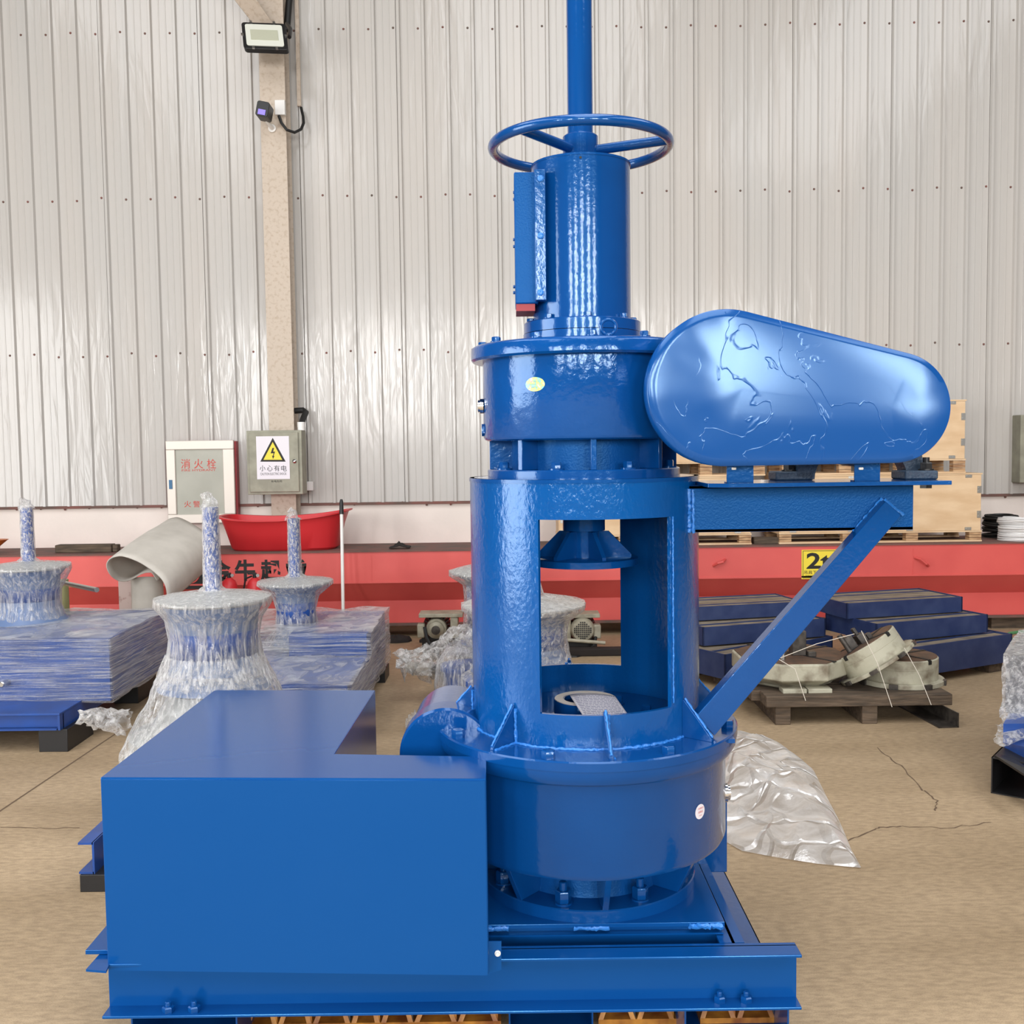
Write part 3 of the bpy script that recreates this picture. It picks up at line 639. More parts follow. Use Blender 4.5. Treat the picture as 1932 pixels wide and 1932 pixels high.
# geared motors
def motor(px, py, r, Y, fan, label):
    c = P(px, py, Y); R = m(r, Y)
    t = thing('geared_motor', (c.x, c.y, 0.06), label, 'motor')
    s_ = 1 if fan else -1
    obj('motor_body', G().lathe([(R*.95, 0), (R*1.0, .03), (R*1.0, .22), (R*.7, .24)], c+Vector((0, .01, 0)), 28, (0, 1, 0)), M_GRCREAM, t)
    g = G()
    for k in range(22):
        a = 2*pi*k/22; Mx = Matrix.Rotation(a, 3, 'Y')
        g.box(c+Mx @ Vector((R*1.12, .16, 0)), (.045, .2, .006), Mx)
    obj('cooling_fins', g, M_BLACK, t, smooth=False)
    if fan:
        obj('fan_cover', G().lathe([(R*1.15, .05), (R*1.15, -.01), (R*1.0, -.03), (.001, -.035)], c, 32, (0, 1, 0), cap=False), M_GRCREAM, t)
        g = G()
        for i in range(-4, 5):
            for j in range(-4, 5):
                if i*i+j*j < 18: g.cyl(c+Vector((i*R*.19, -.033, j*R*.19)), R*.075, .004, 6, (0, -1, 0))
        tag(obj('vent_holes', g, M_BLACK, t, smooth=False), kind='stuff')
    else:
        obj('gear_flange', G().lathe([(R*.75, 0), (R*.75, -.03), (R*.45, -.05)], c, 24, (0, 1, 0)), M_GRCREAM, t)
        obj('bearing_cap', G().lathe([(R*.42, -.05), (R*.42, -.06), (R*.2, -.062)], c, 20, (0, 1, 0)), M_IRON, t)
    cx0 = px-28 if not fan else px+27
    q = P(cx0, py+2, Y+.05); obj('terminal_box', G().box(q, (m(14, Y), .1, m(26, Y))), M_GRCREAM, t, bevel=.008)
    q = P(px-(-10 if not fan else 10), py-29, Y+.1); obj('mount_plate', G().box(q+Vector((0, 0, 0)), (m(84, Y), .2, .03)), M_GRCREAM, t, bevel=.004)
    q = P(px+(35 if not fan else -30), py-6, Y+.1); obj('mount_bracket', G().box(q, (.06, .18, m(40, Y))), M_GRCREAM, t, bevel=.004)
    if fan: pth = [P(px+25, py+14, Y), P(px+22, py+30, Y-.05), P(px+8, py+45, Y-.1), P(px-12, py+52, Y-.2), P(px-30, py+50, Y-.2)]
    else: pth = [P(px-22, py-4, Y-.02), P(px-18, py+16, Y-.05), P(px-10, py+32, Y-.1), P(px+2, py+47, Y-.15), P(px+12, py+56, Y-.2)]
    obj('power_cable', G().tube(pth, .014, 8), M_RUBBER, t)
    obj('support_foot', G().bx(c.x-.12, c.x+.12, c.y+.05, c.y+.2, .0, c.z-R*.9), M_BLACK, t, smooth=False)
motor(823, 1187, 20, 8.2, False, 'cream geared motor with black fins in front of the girder, left one')
motor(1099, 1188, 20, 8.2, True, 'cream motor with perforated fan cover seen through the barrel opening')

# fire extinguishers
for px, lab in ((434, 'small red fire extinguisher nearest the wrapped blue shaft before the girder'), (482, 'small red fire extinguisher right of the first one before the girder')):
    c = P(px, 1150, 8.5); zt_ = P(px, 1098, 8.5).z
    t = thing('fire_extinguisher', (c.x, c.y, 0.0), lab, 'extinguisher')
    obj('cylinder_body', G().lathe([(.062, 0), (.065, .01), (.065, zt_-.03), (.05, zt_+.01), (.02, zt_+.035)], (c.x, c.y, 0), 24), M_REDTUB, t)
    obj('valve', G().cyl((c.x, c.y, zt_+.035), .016, .03, 12).box((c.x-.02, c.y, zt_+.07), (.07, .02, .014)), M_BLACK, t)
    obj('hose', G().tube([(c.x-.02, c.y, zt_+.05), (c.x-.07, c.y-.02, zt_+.03), (c.x-.085, c.y-.02, zt_-.05)], .008, 6), M_BLACK, t)
    obj('gauge', G().cyl((c.x+.028, c.y, zt_+.055), .014, .01, 12, (0, -1, 0)), M_STEEL, t)

# rolled felt sheet, propped on an upright roll
g = G()
fpts = [(1105, 800, 7.62), (1070, 745, 7.6), (1030, 738, 7.6), (985, 752, 7.6), (940, 775, 7.6), (880, 800, 7.58), (820, 792, 7.55), (775, 755, 7.5), (752, 700, 7.46), (765, 660, 7.42), (805, 637, 7.38), (860, 632, 7.34), (920, 650, 7.3), (1000, 690, 7.25), (1080, 742, 7.2), (1130, 790, 7.18), (1160, 850, 7.18), (1168, 920, 7.2), (1150, 990, 7.22)]
base = [P(a/3.716, 880+b/3.716, y_) for a, b, y_ in fpts]
dv = P(322, 980, 8.35)-P(216, 1052, 7.38)
def felt(u, v):
    f = u*(len(base)-1); i = min(int(f), len(base)-2); a = base[max(i-1, 0)]; b = base[i]; c = base[i+1]; d = base[min(i+2, len(base)-1)]; t = f-i
    q = (b*2+(c-a)*t+(a*2-b*5+c*4-d)*t*t+(b*3-a-c*3+d)*t*t*t)*.5
    k = 1-.22*max(0, u-.6)*v
    return q+dv*v*k+Vector((0, 0, .05*v*(1-v)+.006*fbm((u*6, v*3, 1))))
g.grid(felt, 90, 14)
obj_f = tag(obj('felt_sheet', g, M_FELT, solid=.008), 'large off-white sheet curled into a loose roll leaning toward the wall', 'sheet')
c = P(279, 1150, 7.75); hfr = P(280, 1090, 7.75).z
g = G().grid(lambda u, v: Vector((c.x+.125*cos(-2.6+u*4.6)*(1-.05*v), c.y+.10*sin(-2.6+u*4.6), .0+v*hfr+.02*sin(u*6)*v)), 30, 6)
tag(obj('felt_roll', g, M_FELT, solid=.006), 'upright off-white rolled sheet under the curled sheet', 'roll')
q = P(240, 1125, 7.9); tag(obj('stained_board', G().bx(P(226, 1125, 7.9).x, P(254, 1125, 7.9).x, 7.88, 7.92, 0, P(240, 1088, 7.9).z), M_PINK, smooth=False), 'pinkish stained board behind the upright roll', 'board')
tag(obj('steel_tube', G().tube([P(110, 1098, 7.0), P(183, 1113, 6.6)], .016, 12), M_STEEL), 'short steel tube poking right from the left wrapped capstan', 'pipe')
c = P(0, 1180, 6.3)
tag(obj('olive_post', G().cyl((c.x-.0, c.y+.9, 0), .04, P(0, 1105, 6.9).z, 16), M_OLIVE), 'olive yellow post at the left edge behind the wrapped capstan', 'post')

# ------------------------------------------------------------ wrapped capstans
def film_lathe(name, prof, c, mt, parent, folds=.03, seg=120, nf=9, seed=0):
    prs = []
    for i in range(len(prof)-1):
        (r0, z0), (r1, z1) = prof[i], prof[i+1]; n = max(1, int(abs(z1-z0)/.02)+int(abs(r1-r0)/.04))
        for k in range(n): prs.append((r0+(r1-r0)*k/n, z0+(z1-z0)*k/n))
    prs.append(prof[-1]); rings = []
    zt = max(p[1] for p in prs); zb = min(p[1] for p in prs)
    for r, z in prs:
        ring = []
        for i in range(seg):
            a = 2*pi*i/seg; w_ = (zt-z)/max(zt-zb, .01)
            f = 1+folds*(.4+1.2*w_)*(fbm((cos(a)*nf*.5, sin(a)*nf*.5, z*1.6+seed), 3))+folds*.5*fbm((cos(a)*7, sin(a)*7, z*13+seed), 2)
            ring.append(Vector((c[0]+r*f*cos(a), c[1]+r*f*sin(a), z+.004*fbm((a*3, z*9, seed)))))
        rings.append(ring)
    return obj(name, G().loft(rings, cap=False), mt, parent, ang=60)
def film_box(name, lo, hi, mt, parent, amp=.008, n=14, seed=0, faces='xXyYZ'):
    g = G(); lo = Vector(lo); hi = Vector(hi)
    def disp(p):
        q = p*6+Vector((seed, 0, 0)); return p+Vector((fbm((q.x, q.y, q.z*2)), fbm((q.z, q.x, q.y+5)), fbm((q.y, q.z, q.x+9))))*amp
    def face(o, u, v): g.grid(lambda a, b: disp(o+u*a+v*b), n*2, n)
    d = hi-lo
    if 'y' in faces: face(lo, Vector((d.x, 0, 0)), Vector((0, 0, d.z)))
    if 'Y' in faces: face(Vector((lo.x, hi.y, lo.z)), Vector((d.x, 0, 0)), Vector((0, 0, d.z)))
    if 'x' in faces: face(lo, Vector((0, d.y, 0)), Vector((0, 0, d.z)))
    if 'X' in faces: face(Vector((hi.x, lo.y, lo.z)), Vector((0, d.y, 0)), Vector((0, 0, d.z)))
    if 'Z' in faces: face(Vector((lo.x, lo.y, hi.z)), Vector((d.x, 0, 0)), Vector((0, d.y, 0)))
    return obj(name, g, mt, parent, ang=60)
def tuft(name, path, rs, parent, seed=0, mt=None):
    g = G(); path = [Vector(p) for p in path]; pp = []; rr = []
    for i in range(len(path)-1):
        for k in range(5):
            t = k/5; pp.append(path[i].lerp(path[i+1], t)); rr.append(rs[i]*(1-t)+rs[i+1]*t)
    pp.append(path[-1]); rr.append(rs[-1]); g.tube(pp, rr, 18, cap=False)
    cen = sum(pp, Vector())/len(pp)
    g.v = [v+(Vector((fbm(v*30+Vector((seed, 0, 0))), fbm(v*30+Vector((0, seed, 3))), fbm(v*30+Vector((5, 0, seed))))))*max(rs)*.42 for v in g.v]
    return obj(name, g, mt or M_FILMC, parent, ang=80)
def capstan_top(t, X, Y, zs, zd, Rd, Rb, zb, rs=.033, seed=0, panel=True):
    """shaft, lid disc, drum; zs shaft top, zd disc height, zb drum bottom"""
    obj('shaft', G().cyl((X, Y, zd), rs, zs-zd, 24), M_BBLUE, t)
    obj('lid_disc', G().lathe([(Rd-.01, zd-.02), (Rd, zd-.012), (Rd, zd-.004), (Rd-.01, zd), (rs*1.6, zd+.02), (rs*1.2, zd+.03)], (X, Y, 0), 64), M_GREYLID, t)
    obj('drum', G().lathe([(Rd*.9, zd-.022), (Rb*1.05, zd-.07), (Rb, zd-.16), (Rb, zb+.12), (Rb*1.12, zb+.04), (Rb*1.35, zb)], (X, Y, 0), 48), M_DRUMB, t)
    if panel: obj('inspection_band', G().lathe([(Rb*1.012, zd-.10), (Rb*1.012, zb+.14)], (X, Y, 0), 48, cap=False), M_BBLUE, t, solid=.002)
    film_lathe('shaft_film', [(rs*1.12, zs+.0), (rs*1.15, (zs+zd)/2), (rs*1.2, zd+.05), (rs*1.9, zd+.03)], (X, Y, 0), M_FILMS, t, .10, 40, 9, seed)
    tuft('film_tuft', [(X, Y, zs-.01), (X-.005, Y, zs+.03), (X-.02, Y, zs+.065)], [rs*1.2, rs*.9, rs*.35], t, seed)
M_DRUMB = mat('drum_blue_grey', S(96, 116, 152), .4)
M_GREYLID = mat('silver_grey_lid', S(176, 178, 178), .3, metal=.3)

# A: left one
YA = 6.55; XA = P(54, 1060, YA).x
tA = thing('wrapped_capstan', (XA+.3, YA, .15), 'film wrapped blue capstan with long motor box, at the left edge', 'machine')
zs = P(54, 958, YA).z; zd = P(54, 1067, YA).z
capstan_top(tA, XA, YA, zs, zd, m(73, YA), m(52, YA), .58, .036, 1)
zt_, zb_ = .577, .212; Yf, Yk = 5.9, 6.97; xr = P(207, 1260, Yf).x; xl = xr-1.5
obj('motor_box', G().bx(xl, xr, Yf, Yk, zb_, zt_), M_BBLUE, tA, bevel=.004)
film_box('box_film', (xl-.01, Yf-.012, zb_-.01), (xr+.012, Yk+.01, zt_+.012), M_FILMH, tA, .012, 16, 3)
film_lathe('drum_film', [(.06, zd+.03), (m(72, YA)*1.02, zd+.005), (m(75, YA), zd-.03), (m(56, YA), zd-.16), (m(55, YA), zd-.26), (m(70, YA), zd-.42), (m(110, YA), zd-.60)], (XA, YA, 0), M_FILMV, tA, .05, 110, 8, 2)
za, zc = P(113, 1378, 5.6).z, P(113, 1350, 5.6).z; xb_ = P(113, 1365, 5.6).x
obj('base_plate', G().bx(xb_-1.4, xb_, 5.6, 7.1, zc, zc+.012).bx(xb_-1.4, xb_-.02, 5.63, 7.05, za, za+.008), M_BBLUE, tA, bevel=.002)
obj('base_channel', G().bx(xb_-1.4, xb_, 5.64, 5.65, za, zc), M_BBLUE, tA); obj('base_channel', G().bx(xb_-.012, xb_, 5.6, 7.1, za, zc), M_BBLUE, tA)
obj('base_channel', G().bx(xb_-1.4, xb_-.02, 5.60, 5.65, za, za+.008), M_BBLUE, tA)
for yy in (5.62, 6.7):
    for xx in (xb_-.16+.03, xb_-1.2):
        obj('foot_block', G().bx(xx, xx+.16, yy, yy+.35, 0, za), M_BLACK, tA, bevel=.003)
obj('drain_plug', G().lathe([(.018, 0), (.018, .12), (.012, .125)], P(22, 1283, 5.95), 14, (0, -1, 0)), M_STEEL, tA)

# B: centre-left one, nearest
YBp = 4.5; XB = P(402, 1130, YBp).x
tB = thing('wrapped_capstan', (XB, YBp, 0.0), 'film wrapped capstan with wide skirt, right behind the blue motor cover', 'machine')
zs = P(401, 957, YBp).z; zd = P(403, 1127, YBp).z; Rd = m(105, YBp)
capstan_top(tB, XB, YBp, zs, zd, Rd, m(80, YBp), .62, .032, 11)
film_lathe('drum_film', [(.05, zd+.035), (Rd*.5, zd+.022), (Rd*1.03, zd+.004), (Rd*1.04, zd-.03), (m(90, YBp), zd-.09), (m(84, YBp), zd-.17), (m(90, YBp), zd-.28), (m(112, YBp), zd-.36)], (XB, YBp, 0), M_FILMV, tB, .035, 130, 9, 5)
film_lathe('skirt_film', [(m(88, YBp), zd-.24), (m(104, YBp), zd-.33), (m(128, YBp), zd-.46), (m(160, YBp), zd-.58), (m(176, YBp), zd-.66), (m(172, YBp), zd-.78), (m(150, YBp), zd-.86)], (XB, YBp, 0), M_FILMV, tB, .07, 150, 14, 21)
obj('gear_housing', G().lathe([(m(150, YBp), .25), (m(160, YBp), .27), (m(160, YBp), .42), (m(120, YBp), .46), (m(84, YBp), .6)], (XB, YBp, 0), 48), M_GREYLID, tB)
film_lathe('gather_band', [(m(92, YBp), zd-.315), (m(94, YBp), zd-.33), (m(92, YBp), zd-.345)], (XB, YBp, 0), M_FILMC, tB, .03, 100, 9, 7)
tuft('film_tail', [P(238, 1362, 4.35), P(200, 1358, 4.3), P(165, 1352, 4.25), P(150, 1356, 4.25)], [.055, .045, .03, .012], tB, 4)
xw = P(176, 1620, 3.80).x; xlf = P(148, 1620, 3.80).x
zt_ = P(160, 1590, 3.80).z; zb_ = P(160, 1649, 3.80).z
for x_, sg_ in ((xw, -1), (xw+.6, 1)):
    g = G(); fw2 = abs(xw-xlf)
    g.bx(x_-.004, x_+.004, 3.80, 5.3, zb_, zt_); g.bx(min(x_, x_+sg_*fw2), max(x_, x_+sg_*fw2), 3.80, 5.3, zt_-.008, zt_); g.bx(min(x_, x_+sg_*fw2), max(x_, x_+sg_*fw2), 3.80, 5.3, zb_, zb_+.008)
    obj('base_channel', g, M_BBLUE, tB, smooth=False)
    obj('foot_block', G().bx(xw-.05 if sg_ < 0 else x_-.15, xw+.15 if sg_ < 0 else x_+.05, 3.79, 3.95, 0, zb_), M_BLACK, tB, bevel=.002)
    obj('foot_block', G().bx(x_-.06, x_+.08, 5.1, 5.25, 0, zb_), M_BLACK, tB, bevel=.002)
obj('base_plate', G().bx(xw, xw+.6, 4.1, 5.2, zt_, zt_+.012), M_BBLUE, tB)
obj('gear_foot', G().cyl((XB, YBp, zt_+.012), m(120, YBp), .25-zt_, 40), M_GREYLID, tB)

# C: behind, centre
YCp = 6.95; XC = P(557, 1095, YCp).x
tC = thing('wrapped_capstan', (XC+.2, YCp, .1), 'film wrapped capstan with narrow waist and stepped box, left of the mop', 'machine')
zs = P(556, 978, YCp).z; zd = P(557, 1096, YCp).z; Rd = m(69, YCp)
capstan_top(tC, XC, YCp, zs, zd, Rd, m(36, YCp), .34, .038, 31)
film_lathe('drum_film', [(.06, zd+.03), (Rd*1.02, zd+.004), (Rd*1.03, zd-.02), (m(44, YCp), zd-.10), (m(36, YCp), zd-.2), (m(42, YCp), zd-.33), (m(66, YCp), zd-.44), (m(84, YCp), zd-.5)], (XC, YCp, 0), M_FILMV, tC, .05, 110, 9, 15)
xr = P(692, 1215, 6.55).x; zA = P(692, 1196, 6.55).z; zB = P(692, 1238, 6.55).z
obj('motor_box', G().bx(xr-.5, xr, 6.55, 7.5, zB, zA), M_BBLUE, tC, bevel=.004)
obj('gear_box', G().bx(xr-1.0, xr+.0, 5.75, 7.5, .09, zB-.002), M_BBLUE, tC, bevel=.004)
film_box('box_film', (xr-.9, 6.52, zB+.0), (xr+.03, 7.53, zA+.02), M_FILMH, tC, .014, 14, 13)
film_box('box_film', (xr-1.03, 5.72, .10), (xr+.03, 7.55, zB+.01), M_FILMH, tC, .016, 16, 17)
for xx in (xr-.15+.06, xr-.9):
    for yy in (6.35, 7.2): obj('foot_block', G().bx(xx, xx+.12, yy, yy+.25, 0, .09), M_BLACK, tC, bevel=.002)

# D: behind the barrel, two of them
def cap_small(px, pyd, rx, Y, pys, pyb, rb, label, seed, arm=False):
    X = P(px, pyd, Y).x; zd = P(px, pyd, Y).z; zs = P(px, pys, Y).z; zb = P(px, pyb, Y).z; Rd = m(rx, Y); Rb = m(rb, Y)
    t = thing('wrapped_capstan', (X, Y, 0.0), label, 'machine')
    capstan_top(t, X, Y, zs, zd, Rd, Rb, zb+.02, .05, seed, True)
    film_lathe('drum_film', [(.10, zd+.12), (.12, zd+.05), (Rd*.8, zd+.02), (Rd*1.02, zd+.002), (Rd*1.02, zd-.03), (Rb*1.15, zd-.10), (Rb*1.08, (zd+zb)/2), (Rb*1.2, zb+.06), (Rb*1.35, zb)], (X, Y, 0), M_FILMC, t, .05, 110, 9, seed+3)
    obj('gear_housing', G().lathe([(Rb*1.1, .16), (Rb*1.5, .20), (Rb*1.5, zb-.06), (Rb*1.55, zb-.05), (Rb*1.55, zb-.02), (Rb*1.2, zb)], (X, Y, 0), 40), M_BBLUE, t)
    film_lathe('skirt_film', [(Rb*1.2, zb+.03), (Rb*1.6, zb-.02), (Rb*1.62, zb-.14), (Rb*1.35, .18)], (X, Y, 0), M_FILMV, t, .06, 110, 10, seed+9)
    g = G()
    for k in range(5): g.bx(X-Rb*1.9, X+Rb*1.9, Y-Rb*1.6+k*Rb*.66, Y-Rb*1.6+k*Rb*.66+.09, .12, .14)
    for xx in (-1.8, 0, 1.7): g.bx(X+Rb*xx-.04, X+Rb*xx+.04, Y-Rb*1.6, Y+Rb*1.5, 0.02, .12)
    obj('wood_skid', g, M_PLYD, t, smooth=False)
    return t, X, zd, zb
tD2, _, _, _ = cap_small(988, 1138, 116, 6.0, 975, 1268, 76, 'film wrapped capstan with broad disc and square arm, behind the barrel', 51)
cap_small(930, 1076, 82, 7.5, 965, 1215, 50, 'film wrapped capstan whose lid shows left of the barrel, rear one', 41); tD = tD2
g = G(); a = P(758, 1253, 6.6); b = P(850, 1262, 6.7)
obj('square_arm', G().tube([P(765, 1254, 6.6), P(812, 1258, 6.62), P(846, 1270, 6.7), P(880, 1285, 6.8)], .045, 4), M_STEEL, tD, smooth=False)
tuft('arm_film', [P(752, 1250, 6.58), P(800, 1250, 6.6), P(845, 1240, 6.68), P(885, 1225, 6.8)], [.06, .085, .12, .18], tD, 6)
obj('lower_housing', G().lathe([(.13, -.12), (.15, -.1), (.15, 0), (.17, 0), (.17, .03), (.12, .04)], P(882, 1262, 6.4), 36), M_BBLUE, tD)
film_lathe('lower_film', [(.12, P(882, 1215, 6.4).z), (.19, P(882, 1250, 6.4).z), (.21, P(882, 1300, 6.4).z), (.13, P(882, 1370, 6.4).z)], (P(882, 1262, 6.4).x, 6.4, 0), M_FILMV, tD, .08, 90, 9, 44)
obj('lower_foot', G().bx(P(850, 1350, 6.4).x, P(900, 1350, 6.4).x, 6.3, 6.5, 0.02, P(882, 1298, 6.4).z), M_BBLUE, tD)
obj('skid_board', G().bx(P(822, 1320, 6.4).x, P(870, 1320, 6.4).x, 6.25, 6.42, .0, .06).bx(P(826, 1320, 6.4).x, P(870, 1320, 6.4).x, 6.28, 6.38, .08, .10), M_PLYD, tD, smooth=False)

# E: right edge
tE = thing('wrapped_machine', P(1915, 1450, 4.95), 'film wrapped machine on black tube skid at the right edge', 'machine')
xl = P(1896, 1285, 5.2).x
def shr(g, k=.62, y0=4.9):
    for v in g.v: v.x += (v.y-y0)*k
    return g
yE = 5.1; xl = P(1897, 1285, yE).x-(yE-4.9)*.62
obj('machine_box', shr(G().bx(xl, xl+.8, yE, yE+.6, P(1900, 1345, yE).z, P(1900, 1238, yE).z)), mat('grey_machine', S(96, 96, 100), .5), tE, bevel=.004)
fo = film_box('box_film', (xl-.015, yE-.02, P(1900, 1350, yE).z), (xl+.82, yE+.62, P(1900, 1234, yE).z), M_FILMC, tE, .012, 16, 23)
for v in fo.data.vertices: v.co.x += (v.co.y+fo.location.y+tE.location.y-4.9)*.62
g = G().grid(lambda u, v: Vector((P(1876, 1366, 4.85).x+u*.9+.03*fbm((v*9, u*7, 2)), 4.84+.40*v+.05*fbm((u*6, v*6, 9))-.02, P(1905, 1335+62*(1-v), 4.85).z+.03*fbm((u*9, v*8, 4)))), 44, 30)
obj('crumpled_film', shr(g, .62, 4.84), M_FILMC, tE, ang=60)
obj('motor_block', shr(G().bx(P(1893, 1360, 4.9).x, P(1893, 1360, 4.9).x+.8, 4.9, 5.5, P(1905, 1402, 4.9).z, P(1905, 1345, 5.1).z)), M_BBLUE, tE)
obj('base_channel', G().prism([P(1895, 1401, 4.9), P(1895, 1423, 4.9), P(1990, 1472, 4.5), P(1990, 1420, 4.5)], (.3, .3, 0)), M_BBLUE, tE, smooth=False)
zt_ = P(1880, 1432, 4.72).z
x0, x1 = P(1876, 1440, 4.72).x, P(1912, 1470, 4.72).x
obj('dark_flange', G().prism([P(1876, 1424, 4.75), P(1900, 1424, 4.8), P(1960, 1460, 4.45), P(1960, 1478, 4.35)], (0, 0, -.01)), M_BLACK, tE, smooth=False)
Mz = Matrix.Translation(Vector((x0, 4.75, 0))) @ Matrix.Rotation(radians(-38), 4, 'Z')
g = G(); t_ = .006; w_ = .17; h_ = zt_
for b_ in ((0, w_, 0, .9, 0, t_), (0, w_, 0, .9, h_-t_, h_), (0, t_, 0, .9, 0, h_), (w_-t_, w_, 0, .9, 0, h_)): g.bx(*b_)
obj('tube_skid', g.xf(Mz), M_BLACK, tE, smooth=False)
obj('base_frame', shr(G().bx(xl+.12, xl+.85, 4.98, 5.5, zt_, P(1905, 1400, 4.9).z)), M_BBLUE, tE, smooth=False)
for xx in (.2, .7): obj('foot_block', shr(G().bx(xl+xx, xl+xx+.1, 5.05, 5.45, 0, zt_)), M_BLACK, tE, smooth=False)

# ------------------------------------------------------------ blue steel trays, right background
def tray(c, L, Wd, h, yaw, z, name, label, wall=.012, fillz=.7):
    Mt = Matrix.Translation(Vector((c[0], c[1], z))) @ Matrix.Rotation(yaw, 4, 'Z')
    t = thing(name, (c[0], c[1], z), label, 'steel pallet', 'dusty blue steel pallets before the red girder')
    for b_ in ((-L/2, L/2, -Wd/2, -Wd/2+wall), (-L/2, L/2, Wd/2-wall, Wd/2), (-L/2, -L/2+wall, -Wd/2, Wd/2), (L/2-wall, L/2, -Wd/2, Wd/2)):
        obj('side_plate', G().bx(b_[0], b_[1], b_[2], b_[3], 0, h).xf(Mt), M_NAVY, t, smooth=False)
    obj('dusty_panel', G().bx(-L/2+wall, L/2-wall, -Wd/2+wall, Wd/2-wall, h*.3, h*fillz).xf(Mt), M_DUSTW, t, smooth=False)
    for k in (-.25, .25):
        obj('cross_slat', G().bx(-L/2+wall, L/2-wall, Wd*k-.01, Wd*k+.01, h*fillz, h*.97).xf(Mt), M_NAVY, t, smooth=False)
    return t
M_DUSTW = mat('dusty_board', S(150, 136, 116), .85, col2=S(104, 94, 84), cs=7, stretch=(1, 4, 1))
z0 = .07
TR = [((2.98, 7.35), 1.0, .60, .20, 27, z0, 'long blue steel pallet frame at right, bottom of its pile'),
      ((2.86, 7.47), .98, .56, .13, 20, z0+.201, 'dusty blue steel pallet frame in the right pile, second from bottom'),
      ((2.76, 7.62), .96, .50, .11, 15, z0+.332, 'dusty blue steel pallet frame on top of the right pile'),
      ((1.70, 7.42), 1.1, .62, .17, 34, z0, 'blue steel pallet frame right beside the barrel, bottom of its pile'),
      ((1.72, 7.56), 1.0, .52, .13, 18, z0+.171, 'dusty blue steel pallet frame in the left pile, second from bottom'),
      ((1.64, 7.74), .98, .45, .10, 13, z0+.302, 'dusty blue steel pallet frame on top of the left pile')]
for c_, L_, W_, h_, yw_, z_, lab_ in TR: tray(c_, L_, W_, h_, radians(yw_), z_, 'steel_pallet', lab_, fillz=.93)
for (cx, cy), yw_, side in (((2.98, 7.35), 27, 'right'), ((1.70, 7.42), 34, 'left')):
    for dx, dy, lab_ in ((-.38, -.18, 'front left'), (.38, -.18, 'front right'), (-.38, .2, 'rear left'), (.38, .2, 'rear right')):
        a = radians(yw_); x_ = cx+dx*cos(a)-dy*sin(a); y_ = cy+dx*sin(a)+dy*cos(a)
        tag(obj('timber_bearer', G().bx(-.07, .07, -.08, .08, 0, z0).xf(Matrix.Translation((x_, y_, 0)) @ Matrix.Rotation(a, 4, 'Z')), M_DWOOD, smooth=False), 'dark timber bearer under the %s corner of the %s blue pallet pile' % (lab_, side), 'timber', 'timber bearers under the blue steel pallets')
tag(obj('glass_shade', G().lathe([(.075, 0), (.07, .04), (.04, .085), (.02, .09)], P(1838, 1217, 7.45)+Vector((0, 0, .01)), 14), M_FILMC), 'small clear crumpled cap on the right blue pallet', 'cap')
tag(obj('green_rope', G().tube([P(1890, 1202, 7.6), P(1905, 1195, 7.8), P(1925, 1192, 7.9), P(1950, 1193, 8)], .012, 6).tube([P(1884, 1199, 7.6), P(1905, 1205, 7.6), P(1950, 1207, 7.6)], .008, 6), M_GREEN), 'green rope at right beyond the blue frames', 'rope')

# ------------------------------------------------------------ pallet with chucks
ZP = .155
pal = thing('timber_skid', P(1620, 1370, 6.1)*1+Vector((0, 0, 0)), 'weathered timber skid carrying three cream chucks', 'pallet')
pl0 = P(1446, 1322, 5.95).x; pr0 = P(1797, 1326, 5.95).x
zp1 = P(1620, 1312, 5.95).z; zp0 = P(1620, 1333, 5.95).z
ZP = zp1
yy = 5.95
for k in range(5):
    sh = [0, -.06, .03, -.08, -.02][k]
    obj('deck_plank', G().bx(pl0+sh*.5-(.0 if k == 0 else .02), pr0+sh, yy, yy+.155, zp0, zp1-.002*(k % 2)), M_DWOOD, pal, bevel=.004); yy += .162
for px in (1475, 1638):
    x_ = P(px, 1350, 6.0).x; obj('bearer', G().bx(x_-.045, x_+.045, 6.0-.03, 6.7, 0.0, zp0), M_DWOOD, pal, bevel=.004)
a = P(1760, 1345, 6.1)
g = G().bx(-.06, .06, -.34, .3, 0, .008).bx(.052, .06, -.34, .3, 0, .085).xf(Matrix.Translation((2.47, 6.2, .0)) @ Matrix.Rotation(radians(5), 4, 'Z'))
obj('angle_iron', g, M_IRON, pal, smooth=False)
def chuck(t, c, R, Rf, h, tf, Mx, seg=48, slots=4):
    T = Matrix.Translation(c) @ Mx
    obj('chuck_flange', G().lathe([(Rf, 0), (Rf, tf)], (0, 0, 0), seg).xf(T), M_CREAM, t, bevel=.003)
    obj('chuck_body', G().lathe([(R, tf), (R, h*.62), (R*.992, h*.63), (R, h*.64), (R, h-.006), (R-.006, h)], (0, 0, 0), seg).xf(T), M_CREAM, t)
    obj('chuck_face', G().lathe([(R-.008, h-.002), (R-.008, h+.003)], (0, 0, 0), seg).xf(T), M_RUSTTOP, t)
    for k in range(slots):
        g = G().box((R*.55, 0, h+.003), (R*.88, .022, .006)).box((R*1.0, 0, h-.012), (.008, .024, .024)).xf(T @ Matrix.Rotation(.5+k*2*pi/slots, 4, 'Z'))
        obj('tee_slot', g, M_INK, t, smooth=False)
    for k in range(8):
        g = G().box((Rf*1.0, 0, tf*.5), (.02, .05, tf*1.02)).xf(T @ Matrix.Rotation(.3+k*2*pi/8, 4, 'Z'))
        obj('flange_notch', g, M_IRON, t, smooth=False)
Yr = 6.30; cr_ = P(1697, 1290, Yr)
t = thing('machine_chuck', (cr_.x, Yr, ZP), 'round cream chuck with rusty top lying flat at right on the skid', 'chuck')
chuck(t, (cr_.x, Yr, ZP+.001), m(69, Yr), m(80, Yr), .165, .03, Matrix.Identity(4))
